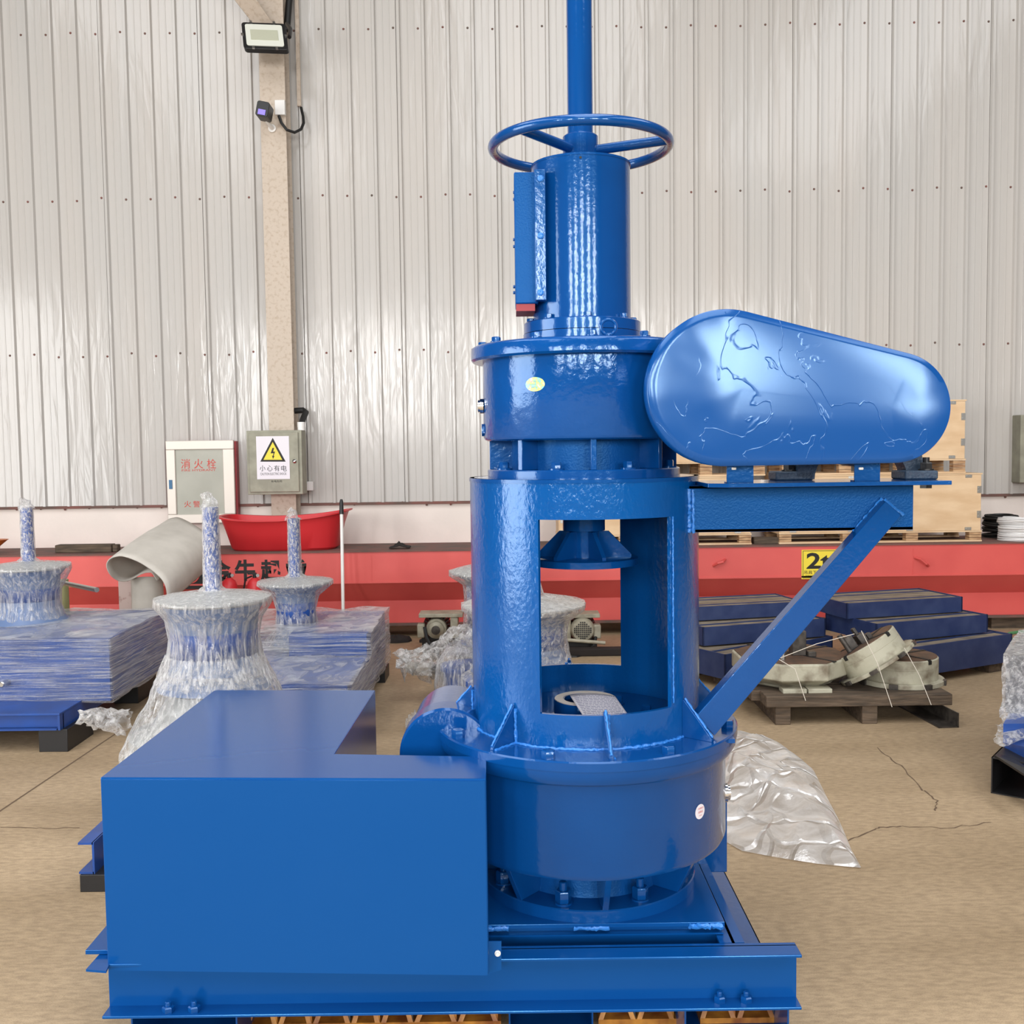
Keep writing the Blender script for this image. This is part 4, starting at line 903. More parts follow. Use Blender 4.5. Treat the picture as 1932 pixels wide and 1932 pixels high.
Yt = 6.20; ct_ = P(1665, 1266, Yt)
t = thing('machine_chuck', (ct_.x, Yt, ZP), 'tilted cream chuck leaning on the round one on the skid', 'chuck')
Mx = Matrix.Rotation(radians(-13), 4, 'X') @ Matrix.Rotation(radians(-31), 4, 'Y')
ctr = P(1657, 1253, Yt)
chuck(t, ctr, m(63, Yt), m(78, Yt), .155, .022, Mx)
T = Matrix.Translation(ctr) @ Mx
for b_ in ((-.10, -.05, -.04, .04, .155, .24), (-.03, .02, -.05, .03, .155, .215), (.03, .06, -.03, .03, .155, .19), (-.02, .0, -.02, .02, .2, .26)):
    obj('vise_jaw', G().bx(*b_).xf(T), M_IRON, t, bevel=.003)
obj('clamp_screw', G().cyl((-.12, -.06, .157), .016, .12, 14).xf(T), M_IRON, t)
Yo = 6.35; co = P(1490, 1290, Yo)
t = thing('machine_chuck', (co.x, Yo, ZP), 'dirty cream eight-sided chuck at left on the skid', 'chuck')
T = Matrix.Translation((co.x, Yo, ZP+.001))
obj('chuck_body', G().lathe([(.24, 0), (.26, .02), (.36, .07), (.36, .165), (.35, .17)], (0, 0, 0), 8, a0=pi/8).xf(T), M_CREAM, t, smooth=False, bevel=.006)
obj('chuck_face', G().lathe([(.345, .168), (.345, .174)], (0, 0, 0), 8, a0=pi/8).xf(T), M_RUSTTOP, t, smooth=False)
for k in range(4): obj('tee_slot', G().box((.18, 0, .174), (.33, .02, .006)).xf(T @ Matrix.Rotation(.6+k*pi/2, 4, 'Z')), M_INK, t, smooth=False)
for dx in (-.06, .09): obj('flange_segment', G().bx(co.x+dx-.07, co.x+dx+.07, Yo-.34, Yo-.24, ZP, ZP+.026), M_CREAM, t, bevel=.003)
q = P(1513, 1250, 6.2)
obj('vise_block', G().box((q.x, 6.3, ZP+.175+.075), (.085, .09, .15)).cyl((q.x-.02, 6.3, ZP+.325), .012, .02, 10).cyl((q.x+.02, 6.3, ZP+.325), .012, .02, 10), M_IRON, t, bevel=.004)
obj('vise_block', G().box((q.x+.07, 6.25, ZP+.175+.015), (.05, .06, .03)), M_IRON, t, bevel=.004)
obj('clamp_screw', G().cyl((P(1473, 1250, 6.2).x, 6.15, ZP+.175), .018, .09, 14), M_STEEL, t)
g = G().tube([P(1468, 1243, 6.0), P(1540, 1215, 6.0), P(1612, 1196, 6.0)], .0022, 5).tube([P(1468, 1243, 6.0), P(1500, 1262, 5.95), P(1520, 1322, 5.93)], .0022, 5)
g.tube([P(1625, 1190, 6.0), P(1655, 1250, 5.97), P(1683, 1334, 5.93)], .0022, 5).tube([P(1706, 1222, 6.0), P(1735, 1275, 5.97), P(1757, 1330, 5.93)], .0022, 5)
tag(obj('twine', g, M_STRAP), 'thin pale twine tied over the chucks on the skid', 'twine')

# ------------------------------------------------------------ plastic sheet on the floor
out = [(1330, 1380), (1395, 1384), (1440, 1395), (1490, 1422), (1535, 1455), (1562, 1510), (1590, 1565), (1606, 1605), (1625, 1640), (1590, 1637), (1540, 1632), (1470, 1621), (1400, 1608), (1372, 1592), (1330, 1580)]
poly = [PZ(a, b, 0) for a, b in out]; cen = PZ(1440, 1500, 0)
def sheet(u, v):
    f = u*len(poly) % len(poly); i = int(f); a = poly[i].lerp(poly[(i+1) % len(poly)], f-i)
    p = cen.lerp(a, v); e = 1-v
    z = .006+.11*(min(1, e*1.8))**.7*(.75+.7*fbm((p.x*2.6, p.y*1.8, 3)))+min(1, e*4)*(.030*(1-abs(fbm((p.x*3+p.y, p.y*1.7, 5), 1))*2)**2+.016*(1-abs(fbm((p.x*7-p.y*2, p.y*5, 9), 1))*2)**2)
    return Vector((p.x, p.y, max(.004, z)))
tag(obj('plastic_sheet', G().grid(sheet, 160, 46), M_SHEETP, ang=70), 'crumpled clear plastic sheet on the floor right of the machine', 'plastic sheet')
q = P(775, 1368, 5.0)
tag(obj('plastic_scrap', G().grid(lambda u, v: PZ(765+u*40, 1378-v*20, .03)+Vector((0, 0, .05*fbm((u*5, v*5, 2))+.05*(1-abs(2*u-1)))), 20, 14), M_FILMC, ang=70), 'small crumpled plastic scrap left of the machine flange', 'plastic scrap')

# ============================================================ THE BLUE MACHINE
D = 3.1
AX = P(1101, 940, D).x
MT = thing('gear_drive_machine', (AX, D, .203), 'tall glossy blue vertical gear drive with handwheel, belt guard and motor cover', 'machine')
def zA(py, px=1100): return P(px, py, D).z
def zF(py, R, px=1105): return P(px, py, D-R).z
def pol(R, deg, z): a = radians(deg); return Vector((AX+R*sin(a), D-R*cos(a), z))
A = (AX, D, 0)
# screw and handwheel
Rw = m(162, D); zw = P(1097, 274, D-.02).z
obj('lift_screw', G().cyl((AX, D, zw), m(23.5, D), 1.1, 32), M_BLUE, MT)
hw_ = obj('handwheel', G().torus((AX, D, zw), Rw, m(9.5, D), seg=96, rs=14), M_BLUE, MT)
for dg_ in (76, -44, 196):
    obj('spoke', G().tube([pol(.04, dg_, zw-.012), pol(Rw-.004, dg_, zw)], .0145, 14), M_BLUE, hw_)
zc = zF(286, m(91, D))
obj('wheel_hub', G().lathe([(.066, 0), (.066, .012), (.052, .018), (.052, zw-zc+.028), (.048, zw-zc+.032)], (AX, D, zc), 32), M_BLUE, hw_)
# upper cylinder
R1 = m(91, D); z_r1 = zF(596, m(110, D)); z_r2 = zF(634, m(110, D))
obj('upper_tube', G().lathe([(R1, 0), (R1, zc-z_r1-.003), (R1-.003, zc-z_r1)], (AX, D, z_r1), 72), M_BLUE, MT)
obj('tube_lip', G().ringy(R1+.0015, R1-.004, 0, .006, (AX, D, zc-.007), 72), M_BLUE, MT)
obj('grease_hole', G().cyl(pol(R1+.0005, -4, zF(297, R1)), .0035, .002, 10, (0, -1, 0)), M_INK, MT)
# side guide box on its left
gx0, gx1 = P(971, 450, D-.1).x, P(1008, 450, D-.1).x; gz1, gz0 = P(990, 324, D-.1).z, P(990, 573, D-.1).z
gb = obj('guide_box', G().bx(gx0, gx1+.01, D-.1, D+.04, gz0, gz1), M_ROUGHB, MT, bevel=.004)
obj('guide_box_foot', G().bx(gx0+.002, gx1, D-.095, D+.035, gz0-.02, gz0), M_REDUNDER, gb, smooth=False)
sx0, sx1 = P(1009, 450, D-.128).x, P(1030, 450, D-.128).x
sp = obj('bolted_strip', G().bx(sx0, sx1, D-.135, D-.095, P(1020, 567, D-.128).z, P(1020, 320, D-.128).z), M_BLUE, MT, bevel=.002)
for py in (337, 445, 552): obj('screw', G().lathe([(.009, 0), (.009, .003), (.005, .006)], P(1020, py, D-.135), 16, (0, -1, 0)), M_WELD, sp)
for py in (363, 376, 452, 465, 541, 552): obj('screw', G().hexb(P(972, py, D-.07), .005, .006, 0, (-1, 0, 0)), M_BLUE, gb)
# ring under upper tube
Rr = m(110, D); zmid = zF(618, Rr)
obj('bearing_ring', G().lathe([(Rr-.002, 0), (Rr-.002, z_r1-zmid-.003), (Rr-.006, z_r1-zmid)], (AX, D, zmid+.001), 72), M_BLUE, MT)
obj('bearing_ring', G().lathe([(Rr, 0), (Rr, zmid-z_r2-.001)], (AX, D, z_r2), 72), M_BLUE, MT)
bolt0 = obj('bolt', G().hexb((0, 0, 0), .0115, .011, .014), M_BLUE, MT); 
def put_bolt(src, par, R, dg_, z, first=[True]):
    return inst(src, par, pol(R, dg_, z), radians(random.uniform(0, 60)))
def recenter(o):
    me = o.data; c = o.location.copy()
bz = WL[bolt0.name].copy()
def place(src, base, par, pos):
    """base: world centre of source mesh built about origin (0,0,0)"""
    return inst(src, par, Vector(pos)+base, None)
for k in range(8):
    place(bolt0, bz, MT, pol(Rr-.022, 2+45*k, z_r1))
COL.objects.unlink(bolt0)
bpy.data.objects.remove(bolt0)
# gear housing top flange
R2 = .331; z_f1 = zF(632, R2); z_f2 = zF(664, R2)
obj('housing_cover', G().lathe([(R2-.006, 0), (R2, .006), (R2, z_f1-z_f2-.010), (R2-.003, z_f1-z_f2-.004), (R2-.010, z_f1-z_f2), (Rr, z_f1-z_f2+.002)], (AX, D, z_f2), 96), M_BRUSH, MT)
bo = obj('bolt', G().hexb((0, 0, 0), .013, .013, .017), M_BLUE, MT); bz = WL[bo.name].copy()
for k in range(12): place(bo, bz, MT, pol(R2-.035, -60+30*k+1, z_f1))
bpy.data.objects.remove(bo)
ebc = P(1148, 617, D-.27)
obj('eye_bolt', G().torus(ebc+Vector((0, 0, 0)), m(14, D-.27), .0045, (0, 1, .05), 40, 10).cyl(ebc-Vector((0, 0, m(22, D-.27))), .008, m(8, D-.27), 12), M_BLUE, MT)
R3 = m(188, D)/sqrt(1+(188/1950)**2); z_h = zF(829, R3)
obj('upper_housing', G().lathe([(R3-.012, 0), (R3-.004, .004), (R3, .012), (R3, z_f2-z_h)], (AX, D, z_h), 96), M_BRUSH, MT)
# plugs on its left
c = P(911, 767, D); obj('sight_glass', G().lathe([(.022, 0), (.022, .010), (.018, .010), (.018, .016), (.012, .018)], (AX-R3+.002, D-.03, c.z), 20, (-1, 0, 0)), M_CHROME, MT, label='chrome sight glass')
obj('plug', G().lathe([(.018, 0), (.018, .008)], (AX-R3+.004, D-.03, P(911, 812, D).z), 6, (-1, 0, 0)), M_BLUE, MT)
# neck with ribs
Rn = .2135; Rrb = m(176, D); z_n = zF(887, m(182, D)); z_n2 = zF(904, m(182, D)); z_bt = zF(905, .343)
obj('neck', G().lathe([(Rn, 0), (Rn, z_h-z_n+.006)], (AX, D, z_n-.002), 64), M_ROUGHB, MT)
for k in range(8):
    a = 45*k+2; Mr = Matrix.Rotation(radians(a), 4, 'Z'); 
    g = G().bx(-.008, .008, -Rrb, -Rn+.01, z_n, z_h+.004).xf(Matrix.Translation((AX, D, 0)) @ Mr)
    obj('neck_rib', g, M_BLUE, MT, bevel=.0015)
Rf2 = m(180, D)
obj('neck_flange', G().lathe([(Rf2, 0), (Rf2, z_n-z_n2-.003), (Rf2-.003, z_n-z_n2)], (AX, D, z_n2), 96), M_BLUE, MT)
bo = obj('bolt', G().hexb((0, 0, 0), .0145, .018, .023), M_BLUE, MT); bz = WL[bo.name].copy()
for k in range(8): place(bo, bz, MT, pol(m(163, D), 24.5+45*k, z_n))
bpy.data.objects.remove(bo)
# barrel with windows
Rb = .3405; Ri = Rb-.013; z_b0 = zF(1417, Rb); z_o0 = zF(1351, Rb); z_o1 = zF(981, Rb)
def barrel():
    g = G(); F0, F1 = -25.3, 40.7; n1, n2 = 16, 28
    phis = [F0+(F1-F0)*i/n1 for i in range(n1)]+[F1+(180+F0-F1)*i/n2 for i in range(n2)]
    phis += [p+180 for p in phis]
    op = []
    for i in range(len(phis)): q = i % (n1+n2); op.append(q < n1)
    zs = [z_b0, z_o0, z_o1, z_n2]
    n = len(phis)
    def V(i, j, o): return pol(Rb if o else Ri, phis[i % n], zs[j])
    def solid(i, j): return 0 <= j < 3 and not (j == 1 and op[i % n])
    for i in range(n):
        for j in range(3):
            if not solid(i, j): continue
            g.add([V(i, j, 1), V(i+1, j, 1), V(i+1, j+1, 1), V(i, j+1, 1)], [(0, 1, 2, 3)])
            g.add([V(i, j, 0), V(i+1, j, 0), V(i+1, j+1, 0), V(i, j+1, 0)], [(3, 2, 1, 0)])
            if not solid(i, j-1): g.add([V(i, j, 0), V(i+1, j, 0), V(i+1, j, 1), V(i, j, 1)], [(0, 1, 2, 3)])
            if not solid(i, j+1): g.add([V(i, j+1, 0), V(i+1, j+1, 0), V(i+1, j+1, 1), V(i, j+1, 1)], [(3, 2, 1, 0)])
            if not solid(i-1, j): g.add([V(i, j, 0), V(i, j, 1), V(i, j+1, 1), V(i, j+1, 0)], [(0, 1, 2, 3)])
            if not solid(i+1, j): g.add([V(i+1, j, 0), V(i+1, j, 1), V(i+1, j+1, 1), V(i+1, j+1, 0)], [(3, 2, 1, 0)])
    import bmesh
    return g
g = barrel(); 
# weld duplicate verts
key = {}; nv = []; mp_ = []
for v in g.v:
    k_ = (round(v.x, 5), round(v.y, 5), round(v.z, 5))
    if k_ not in key: key[k_] = len(nv); nv.append(v)
    mp_.append(key[k_])
g.v = nv; g.f = [tuple(mp_[i] for i in f) for f in g.f]
obj('barrel', g, M_BARREL, MT, ang=30)
obj('barrel_top_plate', G().ringy(Rb+.002, Rn, 0, .010, (AX, D, z_n2-.010), 96), M_BLUE, MT)
# weld seams
def weld(par, pts, r=.004, n=40, name='weld_bead'):
    pts = [Vector(p) for p in pts]; pp = []; rr = []
    for i in range(len(pts)-1):
        kk = max(2, int((pts[i+1]-pts[i]).length/.006))
        for k in range(kk):
            t = k/kk; pp.append(pts[i].lerp(pts[i+1], t)+Vector((random.uniform(-1, 1), random.uniform(-1, 1), random.uniform(-1, 1)))*r*.25); rr.append(r*random.uniform(.6, 1.15))
    pp.append(pts[-1]); rr.append(r); return obj(name, G().tube(pp, rr, 6), M_WELD, par, ang=50)
weld(MT, [pol(Rb+.001, 42, z_o0+.01), pol(Rb+.001, 42, z_o1)], .0028)
weld(MT, [pol(Rb+.003, a, z_b0+.003) for a in range(-95, 100, 6)], .006)
# coupling hanging inside
Rc = m(40, D); zcb = zF(1075, .162); Rd_ = .162
cp = obj('coupling_disc', G().lathe([(Rd_, 0), (Rd_, .019), (Rd_-.003, .021)], (AX, D, zcb), 64), M_DBLUE if 'M_DBLUE' in globals() else M_BLUE, MT)
obj('coupling_shaft', G().cyl((AX, D, zcb+.021), Rc*.72, .28, 40).cyl((AX, D, zA(1000)), Rc, z_n2-zA(1000), 40), M_BLUE, MT)
for k in range(6):
    a = 20+60*k; zt_ = zA(1001)
    g = G().prism([(-.006, -.035, zcb+.02), (-.006, -Rd_+.02, zcb+.02), (-.006, -Rd_+.02, zcb+.03), (-.006, -Rc-.01, zt_), (-.006, -.035, zt_)], (.012, 0, 0)).xf(Matrix.Translation((AX, D, 0)) @ Matrix.Rotation(radians(a), 4, 'Z'))
    obj('coupling_gusset', g, M_BLUE, MT, smooth=False)
obj('coupling_screw', G().cyl(pol(Rc, 5, zA(990)), .009, .004, 14, (0, -1, 0)), M_BLUE, MT)
# floor of the barrel, bearing cap
z_fl = z_b0
obj('inner_plate', G().cyl((AX, D, z_fl), Ri-.002, .008, 72), M_BLUE, MT)
zcap = P(1100, 1318, D).z
bc = obj('bearing_cap', G().lathe([(.064, zcap-z_fl-.012), (.064, zcap-z_fl), (.094, zcap-z_fl), (.096, zcap-z_fl-.003), (.096, .02), (.104, .018), (.104, .008), (.064, .008)], (AX-.0, D, z_fl), 56, cap=False), M_BLUE, MT)
obj('bearing_ring_face', G().ringy(.093, .068, 0, .002, (AX, D, zcap), 56), M_ALU, bc)
obj('oil_pool', G().cyl((AX, D, z_fl+.008), .064, .004, 32), M_BLACK, bc)
bo = obj('bolt', G().hexb((0, 0, 0), .016, .02, .022), M_BLUE, MT); bz = WL[bo.name].copy()
for k in range(8): place(bo, bz, MT, pol(.19, 8+45*k, z_fl+.008))
bpy.data.objects.remove(bo)
# base flange
R4 = .452; zt1_ = zF(1439, R4); zt2_ = zF(1458, R4); zt3_ = zF(1490, R4-.01)
obj('base_flange', G().lathe([(R4, 0), (R4, zt1_-zt2_-.004), (R4-.004, zt1_-zt2_)], (AX, D, zt2_), 110), M_BLUE, MT)
R5 = .4175; z_hb = zF(1667, R5-.012)
obj('lower_housing', G().lathe([(.20, 0), (R5-.03, 0), (R5-.008, .008), (R5, .024), (R5, zt3_-z_hb-.006), (R5+.003, zt3_-z_hb), (R4-.012, zt3_-z_hb+.010), (R4-.003, zt3_-z_hb+.028), (R4-.003, zt2_-z_hb-.001)], (AX, D, z_hb), 110), M_BLUE, MT)
bo = obj('bolt', G().hexb((0, 0, 0), .019, .022), M_BLUE, MT); bz = WL[bo.name].copy()
for k in range(8): place(bo, bz, MT, pol(.425, -17.5+45*k, zt1_))
bpy.data.objects.remove(bo)
for k in range(8):
    a = 5+45*k
    g = G().prism([(-.006, -Rb-.0, z_b0+.002), (-.006, -.435, z_b0+.002), (-.006, -.435, z_b0+.010), (-.006, -Rb-.006, z_b0+.108), (-.006, -Rb, z_b0+.108)], (.012, 0, 0)).xf(Matrix.Translation((AX, D, 0)) @ Matrix.Rotation(radians(a), 4, 'Z'))
    gs = obj('gusset', g, M_BLUE, MT, bevel=.0015)
    weld(gs, [pol(.435, a, z_b0+.014), pol(Rb+.006, a, z_b0+.112)], .0035)
    weld(gs, [pol(Rb+.003, a+1.6, z_b0+.006), pol(Rb+.003, a+1.6, z_b0+.10)], .005)
    weld(gs, [pol(Rb+.003, a+1.6, z_b0+.004), pol(.43, a+1.2, z_b0+.004)], .004)
# boss and window on the right of lower housing
c = P(1376, 1490, D)
obj('sight_glass', G().lathe([(.030, 0), (.030, .012), (.024, .012), (.024, .02), (.012, .022)], (AX+R5-.004, D-.02, c.z), 24, (1, 0, 0)), M_CHROME, MT, label='round chrome sight glass')
# foot
z_fr1 = zF(1719, .327); z_fr0 = zF(1742, .327); Rft = .327
obj('foot_ring', G().lathe([(Rft, 0), (Rft, z_fr1-z_fr0-.003), (Rft-.003, z_fr1-z_fr0)], (AX, D, z_fr0), 96), M_BLUE, MT)
obj('foot_neck', G().lathe([(.245, 0), (.24, .02), (.23, z_hb-z_fr1+.01)], (AX, D, z_fr1), 64), M_ROUGHB, MT)
for k in range(8):
    a = 5+45*k
    g = G().prism([(-.009, -.235, z_fr1), (-.009, -Rft+.002, z_fr1), (-.009, -R5+.035, z_hb+.004), (-.009, -.225, z_hb+.004)], (.018, 0, 0)).xf(Matrix.Translation((AX, D, 0)) @ Matrix.Rotation(radians(a), 4, 'Z'))
    obj('foot_rib', g, M_BLUE, MT, bevel=.0015)
bo = obj('anchor_bolt', G().lathe([(.026, 0), (.026, .004)], (0, 0, 0), 24).lathe([(.021, .004), (.023, .008), (.023, .034), (.020, .038)], (0, 0, 0), 6, a0=.1).lathe([(.0115, .038), (.0115, .060), (.009, .062)], (0, 0, 0), 16), M_BLUE, MT); bz = WL[bo.name].copy()
for k in range(8): place(bo, bz, MT, pol(.286, 5+22.5+45*k, z_fr1))
bpy.data.objects.remove(bo)
# worm housing to the left behind the motor cover, pulley face
c = P(842, 1424, 2.98)
obj('worm_housing', G().lathe([(m(86, 2.98), 0), (m(90, 2.98), .008), (m(90, 2.98), .09), (m(84, 2.98), .10), (m(80, 2.98), .36), (m(60, 2.98), .38)], c, 56, (0, 1, 0)), M_BLUE, MT)
c2 = P(1356, 1605, 3.3)
obj('rear_box', G().bx(P(1300, 1600, 3.25).x, P(1372, 1600, 3.25).x, 3.25, 3.7, P(1350, 1646, 3.25).z, P(1350, 1500, 3.25).z), M_BLUE, MT, bevel=.003)

# ---- bracket arm, plate, strut, belt guard
YF = 2.915
ax0 = P(1297, 960, YF).x; ax1 = P(1723, 960, YF).x; za_t = P(1510, 914, YF).z; za_b = P(1510, 1002, YF).z
arm = obj('bracket_arm', G().bx(ax0, ax1, YF, YF+.008, za_b, za_t).bx(ax0, ax1, YF, YF+.06, za_b, za_b+.009).bx(ax0, ax1, YF, YF+.06, za_t-.009, za_t), M_ROUGHB, MT, smooth=False, bevel=.001)
obj('bracket_arm_web', G().bx(AX+.325, ax1, YF+.10, YF+.108, za_b, za_t).bx(AX+.325, ax1, YF+.06, YF+.108, za_t-.009, za_t).bx(AX+.325, ax1, YF+.06, YF+.108, za_b, za_b+.009), M_ROUGHB, MT, smooth=False)
weld(arm, [(ax0+.004, YF-.002, za_b), (ax0+.004, YF-.002, za_t-.01)], .008)
weld(arm, [(ax0+.016, YF-.002, za_b), (ax0+.016, YF-.002, za_t-.01)], .005)
px0_, px1_ = P(1340, 910, 2.76).x, P(1796, 910, 2.76).x; zpl = za_t
obj('mount_plate', G().prism([(px0_+.05, 2.76, zpl), (px1_, 2.76, zpl), (px1_, 3.03, zpl), (px0_, 3.03, zpl), (px0_, 2.79, zpl)], (0, 0, .011)), M_BLUE, MT, bevel=.001, smooth=False)
zpt = zpl+.011
# strut: rectangular bar
sa = [P(1671, 946, 2.862), P(1701, 972, 2.862), P(1374, 1352, 2.862), P(1340, 1392, 2.862), P(1313, 1352, 2.862)]
st = obj('diagonal_strut', G().prism([sa[0], sa[1], sa[3]+Vector((.012, 0, .005)), sa[4]], (0, .052, 0)), M_BLUE, MT, smooth=False, bevel=.002)
weld(st, [P(1610, 1003, 2.91), P(1664, 941, 2.91)], .006); weld(st, [P(1668, 942, 2.91), P(1704, 972, 2.91)], .005)
obj('strut_pad', G().box(P(1352, 1392, 2.9)+Vector((.0, 0, .0)), (.09, .07, .012)), M_BLUE, st)
# belt guard
YG = 2.70; TG = .09
def guard(y, shr=0):
    c1 = P(1370, 732, YG); c2 = P(1690, 769, YG); r1 = m(147, YG)-shr; r2 = m(104, YG)-shr
    dx, dz = c2.x-c1.x, c2.z-c1.z; L_ = sqrt(dx*dx+dz*dz); th0 = atan2(dz, dx); al = math.acos((r1-r2)/L_)
    out = []
    n = 40
    a_s, a_e = th0+al, th0-al+2*pi
    for i in range(n+1):
        t = a_s+(a_e-a_s)*i/n; out.append(Vector((c1.x+r1*cos(t), y, c1.z+r1*sin(t))))
    a_s, a_e = th0-al, th0+al
    for i in range(n+1):
        t = a_s+(a_e-a_s)*i/n; out.append(Vector((c2.x+r2*cos(t), y, c2.z+r2*sin(t))))
    return out
# front sheet slightly domed: nested rings
cgc = (P(1370, 732, YG)+P(1690, 769, YG))/2
rings = []
ro = guard(YG); 
def scale_ring(r, s, y):
    c1 = P(1400, 735, YG); c2 = P(1680, 768, YG); outr = []
    for p in r:
        ab = c2-c1; t = max(0, min(1, (p-c1).dot(ab)/ab.dot(ab))); q = c1+ab*t; q.y = p.y
        v = q+(p-q)*s; v.y = y+.004*fbm((v.x*4, v.z*4, 7)); outr.append(v)
    return outr
rings = [[Vector((p.x, YG+.004, p.z)) for p in guard(YG, 0)]]
for s_, dy in ((.985, .0), (.9, -.0015), (.75, -.003), (.6, -.004), (.45, -.005), (.3, -.0055), (.15, -.006), (.02, -.006)):
    rings.append(scale_ring(ro, s_, YG+dy))
_g = G().loft(rings, cap=False); _n = len(rings[0]); _g.f.append(tuple((len(rings)-1)*_n+i for i in range(_n)))
bg = obj('belt_guard_face', _g, M_BELT, MT, ang=60)
rr_ = [Vector((p.x, YG+.005, p.z)) for p in guard(YG)]; rk = [Vector((p.x, YG+TG, p.z)) for p in guard(YG)]; rki = [Vector((p.x, YG+TG, p.z)) for p in guard(YG, .03)]
obj('belt_guard_rim', G().loft([rr_, rk, rki], cap=False), M_BELT, MT, ang=40, solid=.003)
obj('belt_guard_back', G().prism(guard(YG+TG, .012), (0, .003, 0)), M_BELT, MT, smooth=False)
# guard brackets, bearing feet, bolts
for x0p, x1p in ((1370, 1420), (1610, 1658)):
    a, b = P(x0p, 895, 2.775).x, P(x1p, 895, 2.775).x; zg = P(1400, 874, 2.775).z
    bk = obj('guard_bracket', G().bx(a, b, 2.765, 2.770, zpt, zg+.01).bx(b-.005, b, 2.770, 2.83, zpt, zg+.01).bx(a, b, 2.765, 2.80, zpt, zpt+.004), M_BLUE, MT, smooth=False)
    q = P(x0p+15, 884, 2.76); obj('pale_bolt', G().box((q.x, 2.762, q.z), (.012, .008, .007)), M_ZINCP, bk, bevel=.002)
for x0p, x1p, y0, y1 in ((1464, 1536, 2.93, 3.02), (1708, 1771, 2.86, 2.97)):
    a, b = P(x0p, 895, y0).x, P(x1p, 895, y0).x
    obj('bearing_foot', G().bx(a, b, y0, y1, zpt, zpt+m(17, y0)), M_DKBLUE, MT, bevel=.005)
# bearing arch bodies
for x0p, x1p, yy in ((1436, 1700, 2.95),):
    a, b = P(1500, 890, yy).x, P(1740, 890, yy).x; cx = (a+b)/2; rad = (b-a)/2
    n = 20; pts = []
    for i in range(n+1):
        t = pi*i/n; pts.append(Vector((cx-rad*cos(t), yy-.02, zpt+.012+rad*.95*sin(t))))
    inn = [Vector((cx-(rad-.05)*cos(pi*i/n), yy-.02, zpt+.002+(rad-.05)*.8*sin(pi*i/n))) for i in range(n, -1, -1)]
    g = G(); g.prism(pts+inn, (0, .07, 0)); obj('bearing_housing', g, M_DKBLUE, MT, smooth=False)
    obj('bearing_barrel', G().cyl((cx, yy-.02, zpt+rad*.75), rad*.55, .1, 32, (0, 1, 0)), M_DKBLUE, MT)
for px, yy in ((1747, 2.89), (1487, 2.97)):
    q = P(px, 900, yy); zf_ = zpt+m(17, yy)
    if px == 1487: yy = 2.96
    obj('black_bolt', G().hexb((q.x, yy, zf_), .0175, .018, .021).cyl((q.x, yy, zf_+.018), .009, .018, 16), M_BLACK, MT)
    obj('black_bolt', G().hexb((q.x, yy, zpl-.014), .0175, .014), M_BLACK, MT)
obj('drive_shaft', G().cyl((P(1370, 732, 2.8).x, 2.8, P(1370, 732, 2.8).z), .035, .35, 24, (0, 1, 0)), M_IRON, MT)

# ---- base frame
ZB0, ZB1 = .151, .301
YFR = 2.648; YWB = 2.700
xwl, xwr = P(205, 1860, YWB).x, P(1503, 1840, YWB).x
fr = obj('front_channel', G().bx(xwl, xwr, YWB, YWB+.008, ZB0, ZB1).bx(xwl, xwr, YFR, YWB+.008, ZB0, ZB0+.008).bx(xwl, xwr, YFR, YWB+.02, ZB1-.008, ZB1), M_SHEET, MT, smooth=False, bevel=.002)
obj('side_channel', G().bx(P(1358, 1776, 2.72).x, P(1405, 1776, 2.72).x, 2.722, 3.6, ZB1-.008, ZB1).bx(P(1384, 1776, 2.72).x-.004, P(1384, 1776, 2.72).x+.004, 2.722, 3.6, ZB0, ZB1), M_SHEET, MT, smooth=False)
xs_ = P(1400, 1776, 2.72).x
obj('side_channel', G().bx(xwl+.03, xwl+.1, 2.722, 3.6, ZB1-.008, ZB1).bx(xwl+.06, xwl+.068, 2.722, 3.6, ZB0, ZB1), M_SHEET, MT, smooth=False)
obj('rear_channel', G().bx(xwl, xs_+.02, 3.6, 3.608, ZB0, ZB1).bx(xwl, xs_+.02, 3.6, 3.65, ZB0, ZB0+.008).bx(xwl, xs_+.02, 3.6, 3.65, ZB1-.008, ZB1), M_SHEET, MT, smooth=False)
zpp = z_fr0
xpl, xpr = P(900, 1750, 2.78).x, P(1366, 1750, 2.78).x
bp_ = obj('bed_plate', G().prism([(xpl-.5, 2.77, zpp-.012), (xpr, 2.77, zpp-.012), (xpr+.0, 3.56, zpp-.012), (xpl-.5, 3.56, zpp-.012)], (0, 0, .012)), M_SHEET, MT, bevel=.001, smooth=False)
obj('inner_channel', G().bx(xpl-.5, xpr-.004, 2.79, 2.798, ZB0, zpp-.012).bx(xpl-.5, xpr-.004, 2.765, 2.79, zpp-.032, zpp-.028), M_SHEET, MT, smooth=False)
weld(bp_, [(P(920, 1755, 2.77).x, 2.768, zpp-.010), (P(960, 1755, 2.77).x, 2.768, zpp-.010)], .008)
weld(bp_, [(P(1084, 1755, 2.77).x, 2.768, zpp-.012), (P(1150, 1755, 2.77).x, 2.768, zpp-.012)], .006)
weld(bp_, [(P(1300, 1755, 2.77).x, 2.768, zpp-.010), (P(1362, 1755, 2.77).x, 2.768, zpp-.010)], .009)
